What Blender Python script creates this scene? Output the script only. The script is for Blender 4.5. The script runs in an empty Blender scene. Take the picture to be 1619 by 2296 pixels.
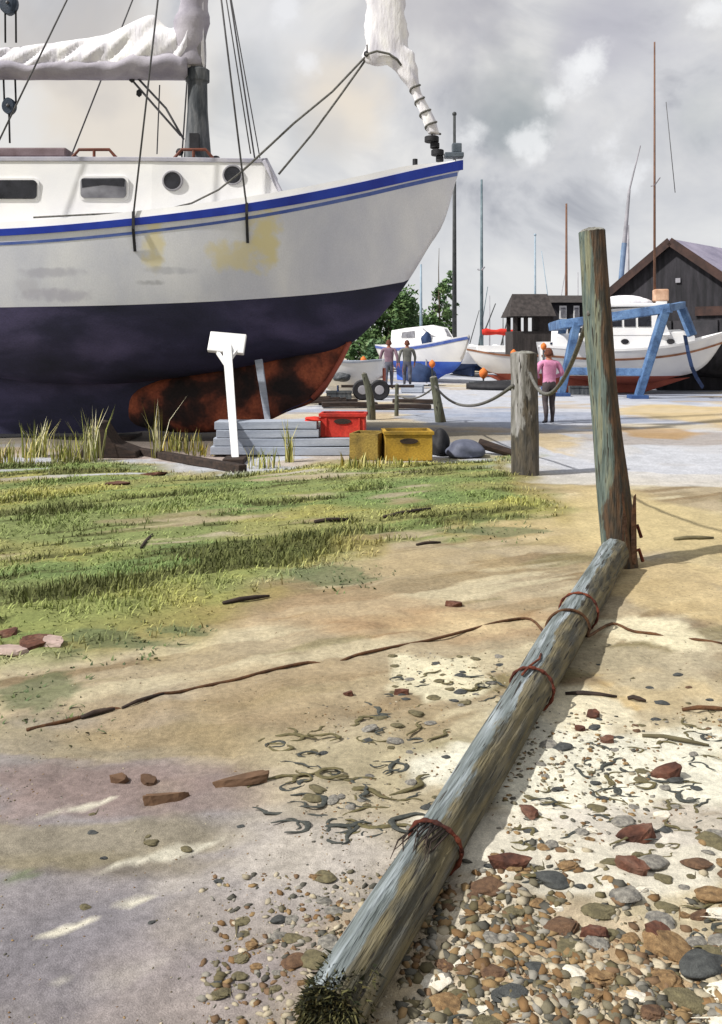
import bpy, bmesh, math, random
import numpy as np
from mathutils import Vector, Matrix

# ------------------------------------------------------------------ camera, sky, sun, exposure
scene = bpy.context.scene
COL = scene.collection
R = math.radians
EYE = 1.65                      # eye height in metres
F, CX, HZ, PW = 2000.0, 809.5, 774.0, 1619.0   # focal length, centre, horizon and width of a 1619 x 2295 picture

cam_d = bpy.data.cameras.new('camera')
cam = bpy.data.objects.new('camera', cam_d)
COL.objects.link(cam)
cam.location = (0, 0, EYE)
cam.rotation_euler = (R(90), 0, 0)
cam_d.sensor_fit = 'HORIZONTAL'
cam_d.sensor_width = 36.0
cam_d.lens = 36.0 * F / PW
cam_d.shift_y = -(2295 / 2 - HZ) / PW
cam_d.clip_start = 0.05
cam_d.clip_end = 5000
scene.camera = cam

SUN_H = Vector((0.91, 0.42, 0)).normalized()     # the way shadows fall on the ground
SUN_EL = R(46)
sun_d = bpy.data.lights.new('sun', 'SUN')
sun_d.energy = 4.5
sun_d.angle = R(1.5)
sun_d.color = (1.0, 0.968, 0.92)
sun = bpy.data.objects.new('sun', sun_d)
COL.objects.link(sun)
sdir = Vector((SUN_H.x * math.cos(SUN_EL), SUN_H.y * math.cos(SUN_EL), -math.sin(SUN_EL)))
sun.rotation_euler = sdir.to_track_quat('-Z', 'Y').to_euler()
sun.location = (-20, -10, 30)

vs = scene.view_settings
vs.view_transform = 'Standard'
vs.look = 'None'
vs.gamma = 1
vs.use_curve_mapping = False
vs.exposure = 0.27
scene.cycles.max_bounces = 6
scene.cycles.use_denoising = True


def lin(c):
    return tuple((v / 255 / 12.92 if v / 255 <= 0.04045 else ((v / 255 + 0.055) / 1.055) ** 2.4) for v in c)


def rgba(c):
    return (*lin(c), 1.0)


world = bpy.data.worlds.new('World')
scene.world = world
world.use_nodes = True


def build_sky():
    nt = world.node_tree
    N, L = nt.nodes, nt.links
    N.clear()
    out = N.new('ShaderNodeOutputWorld')
    sky = N.new('ShaderNodeTexSky')
    sky.sky_type = 'NISHITA'
    sky.sun_disc = False
    sky.sun_elevation = SUN_EL
    sky.sun_rotation = math.atan2(-SUN_H.x, -SUN_H.y)
    bg1 = N.new('ShaderNodeBackground')
    bg1.inputs[1].default_value = 0.08
    L.new(sky.outputs[0], bg1.inputs[0])
    tc = N.new('ShaderNodeTexCoord')
    mp = N.new('ShaderNodeMapping')
    mp.inputs['Scale'].default_value = (1.0, 1.0, 1.5)
    mp.inputs['Location'].default_value = (0.35, 0.1, 0.2)
    L.new(tc.outputs['Generated'], mp.inputs[0])
    n1 = N.new('ShaderNodeTexNoise')
    n1.inputs['Scale'].default_value = 4.2
    n1.inputs['Detail'].default_value = 7
    n1.inputs['Roughness'].default_value = 0.56
    n1.inputs['Distortion'].default_value = 0.7
    L.new(mp.outputs[0], n1.inputs[0])
    r1 = N.new('ShaderNodeValToRGB')
    e = r1.color_ramp.elements
    e[0].position, e[0].color = 0.36, rgba((150, 151, 159))
    e[1].position, e[1].color = 0.62, rgba((230, 228, 225))
    m = e.new(0.46)
    m.color = rgba((200, 200, 203))
    L.new(n1.outputs[0], r1.inputs[0])
    # brighter towards the horizon
    sep = N.new('ShaderNodeSeparateXYZ')
    L.new(tc.outputs['Generated'], sep.inputs[0])
    mr = N.new('ShaderNodeMapRange')
    mr.inputs['From Min'].default_value = 0.0
    mr.inputs['From Max'].default_value = 0.20
    mr.inputs['To Min'].default_value = 0.85
    mr.inputs['To Max'].default_value = 0.0
    L.new(sep.outputs['Z'], mr.inputs[0])
    mx = N.new('ShaderNodeMixRGB')
    mx.inputs[2].default_value = rgba((221, 222, 226))
    L.new(mr.outputs[0], mx.inputs[0])
    L.new(r1.outputs[0], mx.inputs[1])
    last = mx.outputs[0]
    nz = N.new('ShaderNodeTexNoise')
    nz.inputs['Scale'].default_value = 9
    nz.inputs['Detail'].default_value = 4
    L.new(tc.outputs['Generated'], nz.inputs[0])
    ns = N.new('ShaderNodeTexNoise')
    ns.inputs['Scale'].default_value = 24
    ns.inputs['Detail'].default_value = 6
    ns.inputs['Roughness'].default_value = 0.6
    L.new(tc.outputs['Generated'], ns.inputs[0])

    # single clouds: soft patches of colour in fixed directions
    for px, py, rad, col, a in [(1130, 200, 0.085, (150, 156, 158), 0.55), (1010, 60, 0.10, (170, 167, 174), 0.6),
                                (770, 230, 0.07, (238, 226, 208), 0.85), (220, 230, 0.13, (230, 220, 206), 0.9),
                                (600, 60, 0.07, (224, 224, 226), 0.6), (560, 250, 0.06, (176, 180, 184), 0.6),
                                (700, 330, 0.06, (192, 194, 198), 0.5), (150, 30, 0.09, (178, 176, 178), 0.6),
                                (1400, 200, 0.10, (226, 225, 226), 0.6), (1560, 260, 0.05, (186, 190, 190), 0.5),
                                (1170, 260, 0.05, (146, 154, 156), 0.6), (1420, 385, 0.02, (240, 240, 242), 0.7),
                                (1350, 90, 0.08, (180, 178, 188), 0.6), (1290, 170, 0.018, (246, 246, 246), 0.7), (1180, 318, 0.020, (246, 246, 246), 0.75), (1330, 140, 0.016, (248, 248, 248), 0.8), (1375, 318, 0.018, (244, 244, 246), 0.7), (1600, 20, 0.016, (246, 246, 246), 0.8), (1060, 305, 0.014, (244, 244, 244), 0.7), (1240, 215, 0.012, (246, 246, 246), 0.7), (700, 140, 0.012, (244, 244, 246), 0.6), (640, 20, 0.014, (242, 242, 244), 0.6)]:
        d = Vector(((px - CX) / F, 1, (HZ - py) / F)).normalized()
        ds = N.new('ShaderNodeVectorMath')
        ds.operation = 'DISTANCE'
        ds.inputs[1].default_value = d
        L.new(tc.outputs['Generated'], ds.inputs[0])
        ad = N.new('ShaderNodeMath')
        ad.operation = 'MULTIPLY_ADD'
        L.new((nz if rad > 0.04 else ns).outputs[0], ad.inputs[0])
        ad.inputs[1].default_value = rad * (2.6 if rad > 0.04 else 4.0)
        L.new(ds.outputs['Value'], ad.inputs[2])
        mr = N.new('ShaderNodeMapRange')
        mr.interpolation_type = 'SMOOTHSTEP'
        sh = 0.5 if rad > 0.04 else 1.2
        mr.inputs['From Min'].default_value = rad * (0.9 + sh)
        mr.inputs['From Max'].default_value = rad * (1.9 + sh) if rad > 0.04 else rad * (2.3 + sh)
        mr.inputs['To Min'].default_value = a
        mr.inputs['To Max'].default_value = 0
        L.new(ad.outputs[0], mr.inputs[0])
        mx = N.new('ShaderNodeMixRGB')
        L.new(mr.outputs[0], mx.inputs[0])
        L.new(last, mx.inputs[1])
        mx.inputs[2].default_value = rgba(col)
        last = mx.outputs[0]
    bg2 = N.new('ShaderNodeBackground')
    bg2.inputs[1].default_value = 0.90
    L.new(last, bg2.inputs[0])
    ms = N.new('ShaderNodeMixShader')
    ms.inputs[0].default_value = 0.90
    L.new(bg1.outputs[0], ms.inputs[1])
    L.new(bg2.outputs[0], ms.inputs[2])
    L.new(ms.outputs[0], out.inputs[0])


build_sky()


# ------------------------------------------------------------------ helpers
def P(px, py, d):
    """the point seen at a place of the 1619 x 2295 picture, d metres deep"""
    return Vector(((px - CX) * d / F, d, EYE + (HZ - py) * d / F))


def G(px, py, z=0.0):
    d = F * (EYE - z) / (py - HZ)
    return Vector(((px - CX) * d / F, d, z))


def smooth(a, b, x):
    t = np.clip((x - a) / (b - a), 0, 1)
    return t * t * (3 - 2 * t)


_tab = np.random.RandomState(11).rand(256, 256)


def vnoise(x, y):
    xi, yi = np.floor(x).astype(int), np.floor(y).astype(int)
    xf, yf = x - xi, y - yi
    xf, yf = xf * xf * (3 - 2 * xf), yf * yf * (3 - 2 * yf)
    a, b = _tab[xi % 256, yi % 256], _tab[(xi + 1) % 256, yi % 256]
    c, d = _tab[xi % 256, (yi + 1) % 256], _tab[(xi + 1) % 256, (yi + 1) % 256]
    return (a * (1 - xf) + b * xf) * (1 - yf) + (c * (1 - xf) + d * xf) * yf


def fbm(x, y, o=4):
    s, a, t = 0, 1.0, 0
    for k in range(o):
        s = s + a * vnoise(x * 2 ** k + 17.3 * k, y * 2 ** k + 5.1 * k)
        t += a
        a *= 0.5
    return s / t


def spline(xs, ys):
    """smooth curve through points (monotone in x), returned as a function"""
    xs, ys = np.array(xs, float), np.array(ys, float)
    m = np.gradient(ys, xs)

    def f(x):
        x = min(max(float(x), xs[0]), xs[-1])
        i = min(max(int(np.searchsorted(xs, x)) - 1, 0), len(xs) - 2)
        h = xs[i + 1] - xs[i]
        t = (x - xs[i]) / h
        return ((2 * t**3 - 3 * t**2 + 1) * ys[i] + (t**3 - 2 * t**2 + t) * h * m[i]
                + (-2 * t**3 + 3 * t**2) * ys[i + 1] + (t**3 - t**2) * h * m[i + 1])
    return f


class MB:
    """collects shapes and links them as ONE mesh object"""

    def __init__(s):
        s.v, s.f, s.m = [], [], []

    def add(s, verts, faces, mi=0):
        o = len(s.v)
        s.v += [tuple(v) for v in verts]
        s.f += [tuple(i + o for i in f) for f in faces]
        s.m += [mi] * len(faces)

    def box(s, c, size, rot=None, mi=0, taper=1.0):
        hx, hy, hz = size[0] / 2, size[1] / 2, size[2] / 2
        vs_ = []
        for z, k in ((-hz, 1), (hz, taper)):
            for x, y in ((-hx, -hy), (hx, -hy), (hx, hy), (-hx, hy)):
                v = Vector((x * k, y * k, z))
                if rot is not None:
                    v = rot @ v
                vs_.append(v + Vector(c))
        s.add(vs_, [(3, 2, 1, 0), (4, 5, 6, 7), (0, 1, 5, 4), (1, 2, 6, 5), (2, 3, 7, 6), (3, 0, 4, 7)], mi)

    def beam(s, a, b, w, h, mi=0, w2=None, h2=None, up=(0, 0, 1)):
        a, b = Vector(a), Vector(b)
        d = (b - a).normalized()
        u = Vector(up)
        if abs(d.dot(u)) > 0.95:
            u = Vector((0, 1, 0))
        sx = d.cross(u).normalized()
        sz = sx.cross(d).normalized()
        vs_ = []
        for p, ww, hh in ((a, w, h), (b, w2 or w, h2 or h)):
            for x, z in ((-1, -1), (1, -1), (1, 1), (-1, 1)):
                vs_.append(p + sx * x * ww / 2 + sz * z * hh / 2)
        s.add(vs_, [(3, 2, 1, 0), (4, 5, 6, 7), (0, 1, 5, 4), (1, 2, 6, 5), (2, 3, 7, 6), (3, 0, 4, 7)], mi)

    def loft(s, rings, mi=0, cap=True, closed=True):
        n = len(rings[0])
        vs_ = [v for r in rings for v in r]
        fs = []
        for i in range(len(rings) - 1):
            for j in range(n if closed else n - 1):
                k = (j + 1) % n
                fs.append((i * n + j, i * n + k, (i + 1) * n + k, (i + 1) * n + j))
        if cap and closed:
            fs.append(tuple(range(n - 1, -1, -1)))
            fs.append(tuple(range((len(rings) - 1) * n, len(rings) * n)))
        s.add(vs_, fs, mi)

    def tube(s, pts, r, n=8, mi=0, cap=True):
        pts = [Vector(p) for p in pts]
        if not isinstance(r, (list, tuple)):
            r = [r] * len(pts)
        rings = []
        prev = None
        for i, p in enumerate(pts):
            d = (pts[min(i + 1, len(pts) - 1)] - pts[max(i - 1, 0)])
            d = d.normalized() if d.length > 1e-9 else Vector((0, 0, 1))
            if prev is None:
                prev = Vector((0, 0, 1)) if abs(d.z) < 0.9 else Vector((1, 0, 0))
            u = (prev - d * prev.dot(d)).normalized()
            prev = u
            w = d.cross(u)
            rings.append([p + (u * math.cos(2 * math.pi * k / n) + w * math.sin(2 * math.pi * k / n)) * r[i] for k in range(n)])
        s.loft(rings, mi, cap)

    def prism(s, poly, thick, mi=0, axis='y', c=0.0):
        """a closed outline in the x-z plane given thickness along y"""
        n = len(poly)
        vs_ = [(x, c - thick / 2, z) for x, z in poly] + [(x, c + thick / 2, z) for x, z in poly]
        fs = [tuple(range(n)), tuple(range(2 * n - 1, n - 1, -1))]
        fs += [((j + 1) % n, j, n + j, n + (j + 1) % n) for j in range(n)]
        s.add(vs_, fs, mi)

    def ball(s, c, r, sub=2, mi=0, scale=(1, 1, 1), rough=0.0, seed=0):
        bm = bmesh.new()
        bmesh.ops.create_icosphere(bm, subdivisions=sub, radius=1)
        rr = random.Random(seed)
        ph = [rr.uniform(0, 6.3) for _ in range(6)]
        vs_ = []
        for v in bm.verts:
            k = 1 + rough * (math.sin(3 * v.co.x + ph[0]) * math.sin(2.6 * v.co.y + ph[1]) + 0.6 * math.sin(5 * v.co.z + ph[2] + 3 * v.co.x) + 0.4 * math.sin(7 * v.co.y + ph[3]))
            vs_.append((c[0] + v.co.x * r * scale[0] * k, c[1] + v.co.y * r * scale[1] * k, c[2] + v.co.z * r * scale[2] * k))
        fs = [tuple(v.index for v in f.verts) for f in bm.faces]
        bm.free()
        s.add(vs_, fs, mi)

    def mesh(s, name, mats, smooth_=False, weld=False, fix=True):
        me = bpy.data.meshes.new(name)
        me.from_pydata(s.v, [], s.f)
        for m in (mats if isinstance(mats, (list, tuple)) else [mats]):
            me.materials.append(m)
        me.polygons.foreach_set('material_index', s.m)
        if weld or fix:
            bm = bmesh.new()
            bm.from_mesh(me)
            if weld:
                bmesh.ops.remove_doubles(bm, verts=bm.verts, dist=1e-4)
            if fix:
                bmesh.ops.recalc_face_normals(bm, faces=bm.faces)
            bm.to_mesh(me)
            bm.free()
        if smooth_:
            me.polygons.foreach_set('use_smooth', [True] * len(me.polygons))
            if smooth_ != 'all':
                me.set_sharp_from_angle(angle=R(38))
        me.update()
        return me

    def build(s, name, mats, parent=None, smooth_=False, bevel=0, label=None, weld=False, fix=True):
        o = bpy.data.objects.new(name, s.mesh(name, mats, smooth_, weld, fix))
        COL.objects.link(o)
        if parent is not None:
            o.parent = parent
        if bevel:
            b = o.modifiers.new('bevel', 'BEVEL')
            b.width = bevel
            b.segments = 2
            b.limit_method = 'ANGLE'
        if label:
            o['label'] = label
        return o


def tag(o, label, cat, group=None, kind=None):
    o['label'] = label
    o['category'] = cat
    if group:
        o['group'] = group
    if kind:
        o['kind'] = kind
    return o


def thing(name, label, cat, loc=(0, 0, 0), rotz=0, group=None):
    o = bpy.data.objects.new(name, None)
    COL.objects.link(o)
    o.location = loc
    o.rotation_euler = (0, 0, rotz)
    o.empty_display_size = 0.2
    return tag(o, label, cat, group)


def put(o, loc, rot=(0, 0, 0)):
    o.location = loc
    o.rotation_euler = rot
    return o


# ------------------------------------------------------------------ materials
MATS = {}


def pm(name, cols, scale=3.0, rough=0.75, bump=0.25, bscale=40.0, stretch=(1, 1, 1), metal=0.0, grain=0.10, spread=0.18, dist=0.3, spec=0.35, detail=4, per_object=0.0):
    """mottled paint, wood, cloth, stone ...: a ramp of colours over noise, a fine grain and a bump"""
    if name in MATS:
        return MATS[name]
    m = bpy.data.materials.new(name)
    m.use_nodes = True
    nt = m.node_tree
    N, L = nt.nodes, nt.links
    b = N['Principled BSDF']
    b.inputs['Roughness'].default_value = rough
    b.inputs['Metallic'].default_value = metal
    b.inputs['Specular IOR Level'].default_value = spec
    tc = N.new('ShaderNodeTexCoord')
    mp = N.new('ShaderNodeMapping')
    mp.inputs['Scale'].default_value = stretch
    L.new(tc.outputs['Object'], mp.inputs[0])
    vec = mp.outputs[0]
    if per_object:
        oi = N.new('ShaderNodeObjectInfo')
        vm = N.new('ShaderNodeVectorMath')
        vm.operation = 'ADD'
        mu = N.new('ShaderNodeMath')
        mu.operation = 'MULTIPLY'
        mu.inputs[1].default_value = 40 * per_object
        L.new(oi.outputs['Random'], mu.inputs[0])
        L.new(mp.outputs[0], vm.inputs[0])
        L.new(mu.outputs[0], vm.inputs[1])
        vec = vm.outputs[0]
    n1 = N.new('ShaderNodeTexNoise')
    n1.inputs['Scale'].default_value = scale
    n1.inputs['Detail'].default_value = detail
    n1.inputs['Distortion'].default_value = dist
    L.new(vec, n1.inputs[0])
    rp = N.new('ShaderNodeValToRGB')
    e = rp.color_ramp.elements
    k = len(cols)
    if k == 1:
        cols = [cols[0], cols[0]]
        k = 2
    e[0].position, e[1].position = 0.5 - spread, 0.5 + spread
    e[0].color, e[1].color = rgba(cols[0]), rgba(cols[-1])
    for i in range(1, k - 1):
        q = e.new(0.5 - spread + 2 * spread * i / (k - 1))
        q.color = rgba(cols[i])
    L.new(n1.outputs[0], rp.inputs[0])
    n2 = N.new('ShaderNodeTexNoise')
    n2.inputs['Scale'].default_value = bscale
    n2.inputs['Detail'].default_value = 3
    L.new(vec, n2.inputs[0])
    mr = N.new('ShaderNodeMapRange')
    mr.inputs['From Min'].default_value = 0.25
    mr.inputs['From Max'].default_value = 0.75
    mr.inputs['To Min'].default_value = 1 - grain * 1.6
    mr.inputs['To Max'].default_value = 1 + grain
    L.new(n2.outputs[0], mr.inputs[0])
    mx = N.new('ShaderNodeMixRGB')
    mx.blend_type = 'MULTIPLY'
    mx.inputs[0].default_value = 1
    L.new(rp.outputs[0], mx.inputs[1])
    L.new(mr.outputs[0], mx.inputs[2])
    L.new(mx.outputs[0], b.inputs['Base Color'])
    if bump:
        bp = N.new('ShaderNodeBump')
        bp.inputs['Strength'].default_value = bump
        bp.inputs['Distance'].default_value = 0.02
        L.new(n2.outputs[0], bp.inputs['Height'])
        L.new(bp.outputs[0], b.inputs['Normal'])
    MATS[name] = m
    return m


def attr_mat(name, rough=0.9, bump=0.5, bscale=30, grain=0.14, spec=0.2, sheen=False):
    """colour from the mesh's own 'tint' attribute, with grain and bump"""
    m = bpy.data.materials.new(name)
    m.use_nodes = True
    nt = m.node_tree
    N, L = nt.nodes, nt.links
    b = N['Principled BSDF']
    b.inputs['Roughness'].default_value = rough
    b.inputs['Specular IOR Level'].default_value = spec
    at = N.new('ShaderNodeAttribute')
    at.attribute_name = 'tint'
    tc = N.new('ShaderNodeTexCoord')
    fac = None
    mx_last = at.outputs['Color']
    for sc, gr in ((bscale, grain), (bscale * 6, grain)):
        n = N.new('ShaderNodeTexNoise')
        n.inputs['Scale'].default_value = sc
        n.inputs['Detail'].default_value = 5
        n.inputs['Roughness'].default_value = 0.65
        L.new(tc.outputs['Object'], n.inputs[0])
        mr = N.new('ShaderNodeMapRange')
        mr.inputs['From Min'].default_value = 0.3
        mr.inputs['From Max'].default_value = 0.7
        mr.inputs['To Min'].default_value = 1 - gr * 1.5
        mr.inputs['To Max'].default_value = 1 + gr
        L.new(n.outputs[0], mr.inputs[0])
        mx = N.new('ShaderNodeMixRGB')
        mx.blend_type = 'MULTIPLY'
        mx.inputs[0].default_value = 1
        L.new(mx_last, mx.inputs[1])
        L.new(mr.outputs[0], mx.inputs[2])
        mx_last = mx.outputs[0]
        fac = n
    L.new(mx_last, b.inputs['Base Color'])
    if bump:
        bp = N.new('ShaderNodeBump')
        bp.inputs['Strength'].default_value = bump
        bp.inputs['Distance'].default_value = 0.012
        L.new(fac.outputs[0], bp.inputs['Height'])
        L.new(bp.outputs[0], b.inputs['Normal'])
    return m


def set_tint(me, cols):
    """cols: one linear rgb per vertex"""
    at = me.color_attributes.new('tint', 'FLOAT_COLOR', 'POINT')
    a = np.ones((len(me.vertices), 4), dtype=np.float32)
    a[:, :3] = cols
    at.data.foreach_set('color', a.ravel())


white_paint = pm('white_paint', [(214, 214, 216), (232, 231, 229)], 1.2, 0.45, 0.05, 60, grain=0.03)
white_cabin = pm('white_cabin', [(222, 222, 224), (236, 235, 233)], 1.5, 0.4, 0.03, 60, grain=0.02)
lilac_grey = pm('lilac_grey_paint', [(158, 158, 172), (182, 180, 188)], 3, 0.6, 0.1, grain=0.05)
navy_paint = pm('navy_antifouling', [(20, 24, 42), (44, 43, 70), (80, 74, 108)], 0.8, 0.7, 0.2, 45, stretch=(0.7, 1, 1.5), grain=0.14)
blue_paint = pm('blue_gloss', [(22, 46, 150), (34, 66, 178)], 2, 0.4, 0.05, grain=0.05)
blue_faded = pm('blue_faded', [(60, 84, 160), (96, 116, 176)], 4, 0.5, 0.05, grain=0.08)
rust_keel = pm('rust_keel', [(30, 22, 22), (58, 34, 28), (132, 68, 47), (160, 86, 58)], 1.5, 0.85, 0.5, 22, grain=0.22, spread=0.14)
sail_cloth = pm('sail_cloth', [(196, 194, 202), (224, 222, 226), (238, 237, 235)], 2.2, 0.85, 0.7, 7, grain=0.05, stretch=(2.2, 1, 0.6), detail=6)
sail_grey = pm('sail_cover_grey', [(138, 134, 146), (172, 168, 176)], 2.2, 0.85, 0.2, 30, grain=0.06)
mast_grey = pm('mast_grey', [(128, 128, 134), (160, 158, 164)], 2, 0.5, 0.05, grain=0.06)
mast_dark = pm('mast_dark', [(38, 44, 50), (70, 74, 78), (104, 106, 108)], 3, 0.7, 0.25, 25, stretch=(3, 3, 0.6), grain=0.18)
black_rubber = pm('black_rubber', [(24, 24, 28), (40, 40, 44)], 6, 0.7, 0.15)
dark_glass = pm('dark_glass', [(22, 22, 26), (44, 44, 50)], 5, 0.25, 0.0, grain=0.03, spec=0.5)
smoke_glass = pm('smoke_glass', [(84, 84, 90), (136, 136, 142)], 3, 0.25, 0.0, grain=0.03, spec=0.5)
steel_wire = pm('steel_wire', [(66, 66, 70), (98, 98, 100)], 8, 0.5, 0.0)
rope_grey = pm('rope_grey', [(74, 74, 72), (116, 114, 108)], 30, 0.9, 0.4, 120)
rope_brown = pm('rope_brown', [(66, 44, 28), (104, 72, 46)], 20, 0.9, 0.5, 140)
teak = pm('teak', [(78, 40, 28), (116, 62, 42)], 6, 0.6, 0.15, stretch=(1, 4, 4))
tan_paint = pm('tan_paint', [(176, 138, 112), (206, 172, 146)], 4, 0.7)
rust_iron = pm('rusty_iron', [(50, 24, 18), (90, 42, 28), (118, 62, 40)], 14, 0.9, 0.5, 70, grain=0.2)
brown_paint = pm('brown_paint', [(128, 84, 60), (164, 116, 86)], 4, 0.6)
red_bottom = pm('red_antifouling', [(134, 66, 52), (162, 86, 68)], 1.6, 0.75, 0.2, grain=0.12)
blue_bottom = pm('blue_antifouling', [(36, 72, 170), (72, 110, 200)], 1.5, 0.7, 0.2, grain=0.12)
hoist_blue = pm('hoist_blue', [(54, 78, 112), (78, 108, 148), (98, 128, 164)], 2.6, 0.7, 0.25, 24, grain=0.2, detail=7)
navy_strap = pm('navy_strap', [(26, 44, 78), (44, 64, 100)], 3, 0.8)
orange_paint = pm('orange_plastic', [(190, 96, 40), (222, 128, 62)], 5, 0.8, 0.2, grain=0.15)
red_paint = pm('red_plastic', [(138, 40, 32), (186, 48, 36), (206, 66, 50)], 3, 0.75, 0.2, grain=0.15, detail=7)
red_cloth = pm('red_cloth', [(190, 44, 36), (214, 64, 48)], 5, 0.9)
yellow_crate = pm('yellow_plastic', [(118, 96, 40), (168, 134, 46), (190, 154, 58)], 2.6, 0.75, 0.25, grain=0.18, detail=7)
olive_box = pm('olive_box', [(98, 84, 44), (138, 116, 58), (150, 128, 62)], 4, 0.9, 0.4, grain=0.2)
grey_board = pm('grey_board', [(142, 150, 164), (172, 178, 188)], 2.2, 0.85, 0.25, 40, stretch=(0.5, 4, 4), grain=0.12)
dark_wood = pm('dark_wood', [(36, 30, 28), (66, 52, 44)], 5, 0.85, 0.4, 40, stretch=(1, 4, 4), grain=0.2)
tarred = pm('tarred_boards', [(30, 30, 33), (54, 52, 57)], 1.6, 0.9, 0.25, 14, stretch=(3, 3, 0.4), grain=0.16)
hut_brown = pm('hut_brown', [(42, 38, 37), (68, 62, 60)], 1.8, 0.85, 0.4, 14, stretch=(3, 3, 0.5), grain=0.16)
roof_lilac = pm('roof_lilac', [(122, 118, 138), (156, 150, 168)], 0.9, 0.8, 0.3, 10, grain=0.12)
bargeboard = pm('bargeboard_brown', [(46, 34, 32), (70, 50, 44)], 3, 0.8)
skin_m = pm('skin', [(150, 92, 68), (176, 114, 88)], 6, 0.6, 0.0, grain=0.05)
hair_m = pm('hair_brown', [(74, 40, 28), (104, 58, 40)], 20, 0.8, 0.3, 90)
pink_m = pm('pink_cloth', [(196, 124, 160), (222, 156, 188)], 7, 0.9, 0.2, 50)
mauve_m = pm('mauve_cloth', [(108, 86, 98), (134, 110, 122)], 7, 0.9, 0.2, 50)
greyshirt_m = pm('grey_cloth', [(92, 92, 88), (116, 116, 110)], 7, 0.9, 0.2, 50)
trouser_m = pm('dark_trousers', [(60, 54, 56), (84, 76, 78)], 7, 0.9, 0.2, 50)
trouser_b = pm('slate_trousers', [(70, 72, 84), (96, 98, 110)], 7, 0.9, 0.2, 50)
shoe_m = pm('dark_shoes', [(36, 36, 44), (54, 54, 62)], 7, 0.7)
bark_m = pm('bark', [(60, 52, 42), (94, 84, 68)], 8, 0.95, 0.6, 30)
leaf_dark = pm('leaf_dark', [(50, 76, 48), (84, 110, 66), (112, 132, 84)], 0.9, 0.8, 0, 8, grain=0.2, spec=0.2)
leaf_blue = pm('leaf_grey_green', [(64, 92, 66), (100, 126, 88), (128, 146, 104)], 0.9, 0.8, 0, 8, grain=0.2, spec=0.2)
clear_mast = pm('mast_teal', [(74, 92, 100), (112, 128, 134)], 3, 0.6)
mast_brown = pm('mast_brown', [(88, 62, 50), (118, 86, 68)], 3, 0.6)
mast_blue = pm('mast_blue_grey', [(124, 144, 160), (152, 168, 180)], 3, 0.6)
mast_black = pm('mast_black', [(44, 48, 50), (72, 74, 74)], 3, 0.6)


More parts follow.
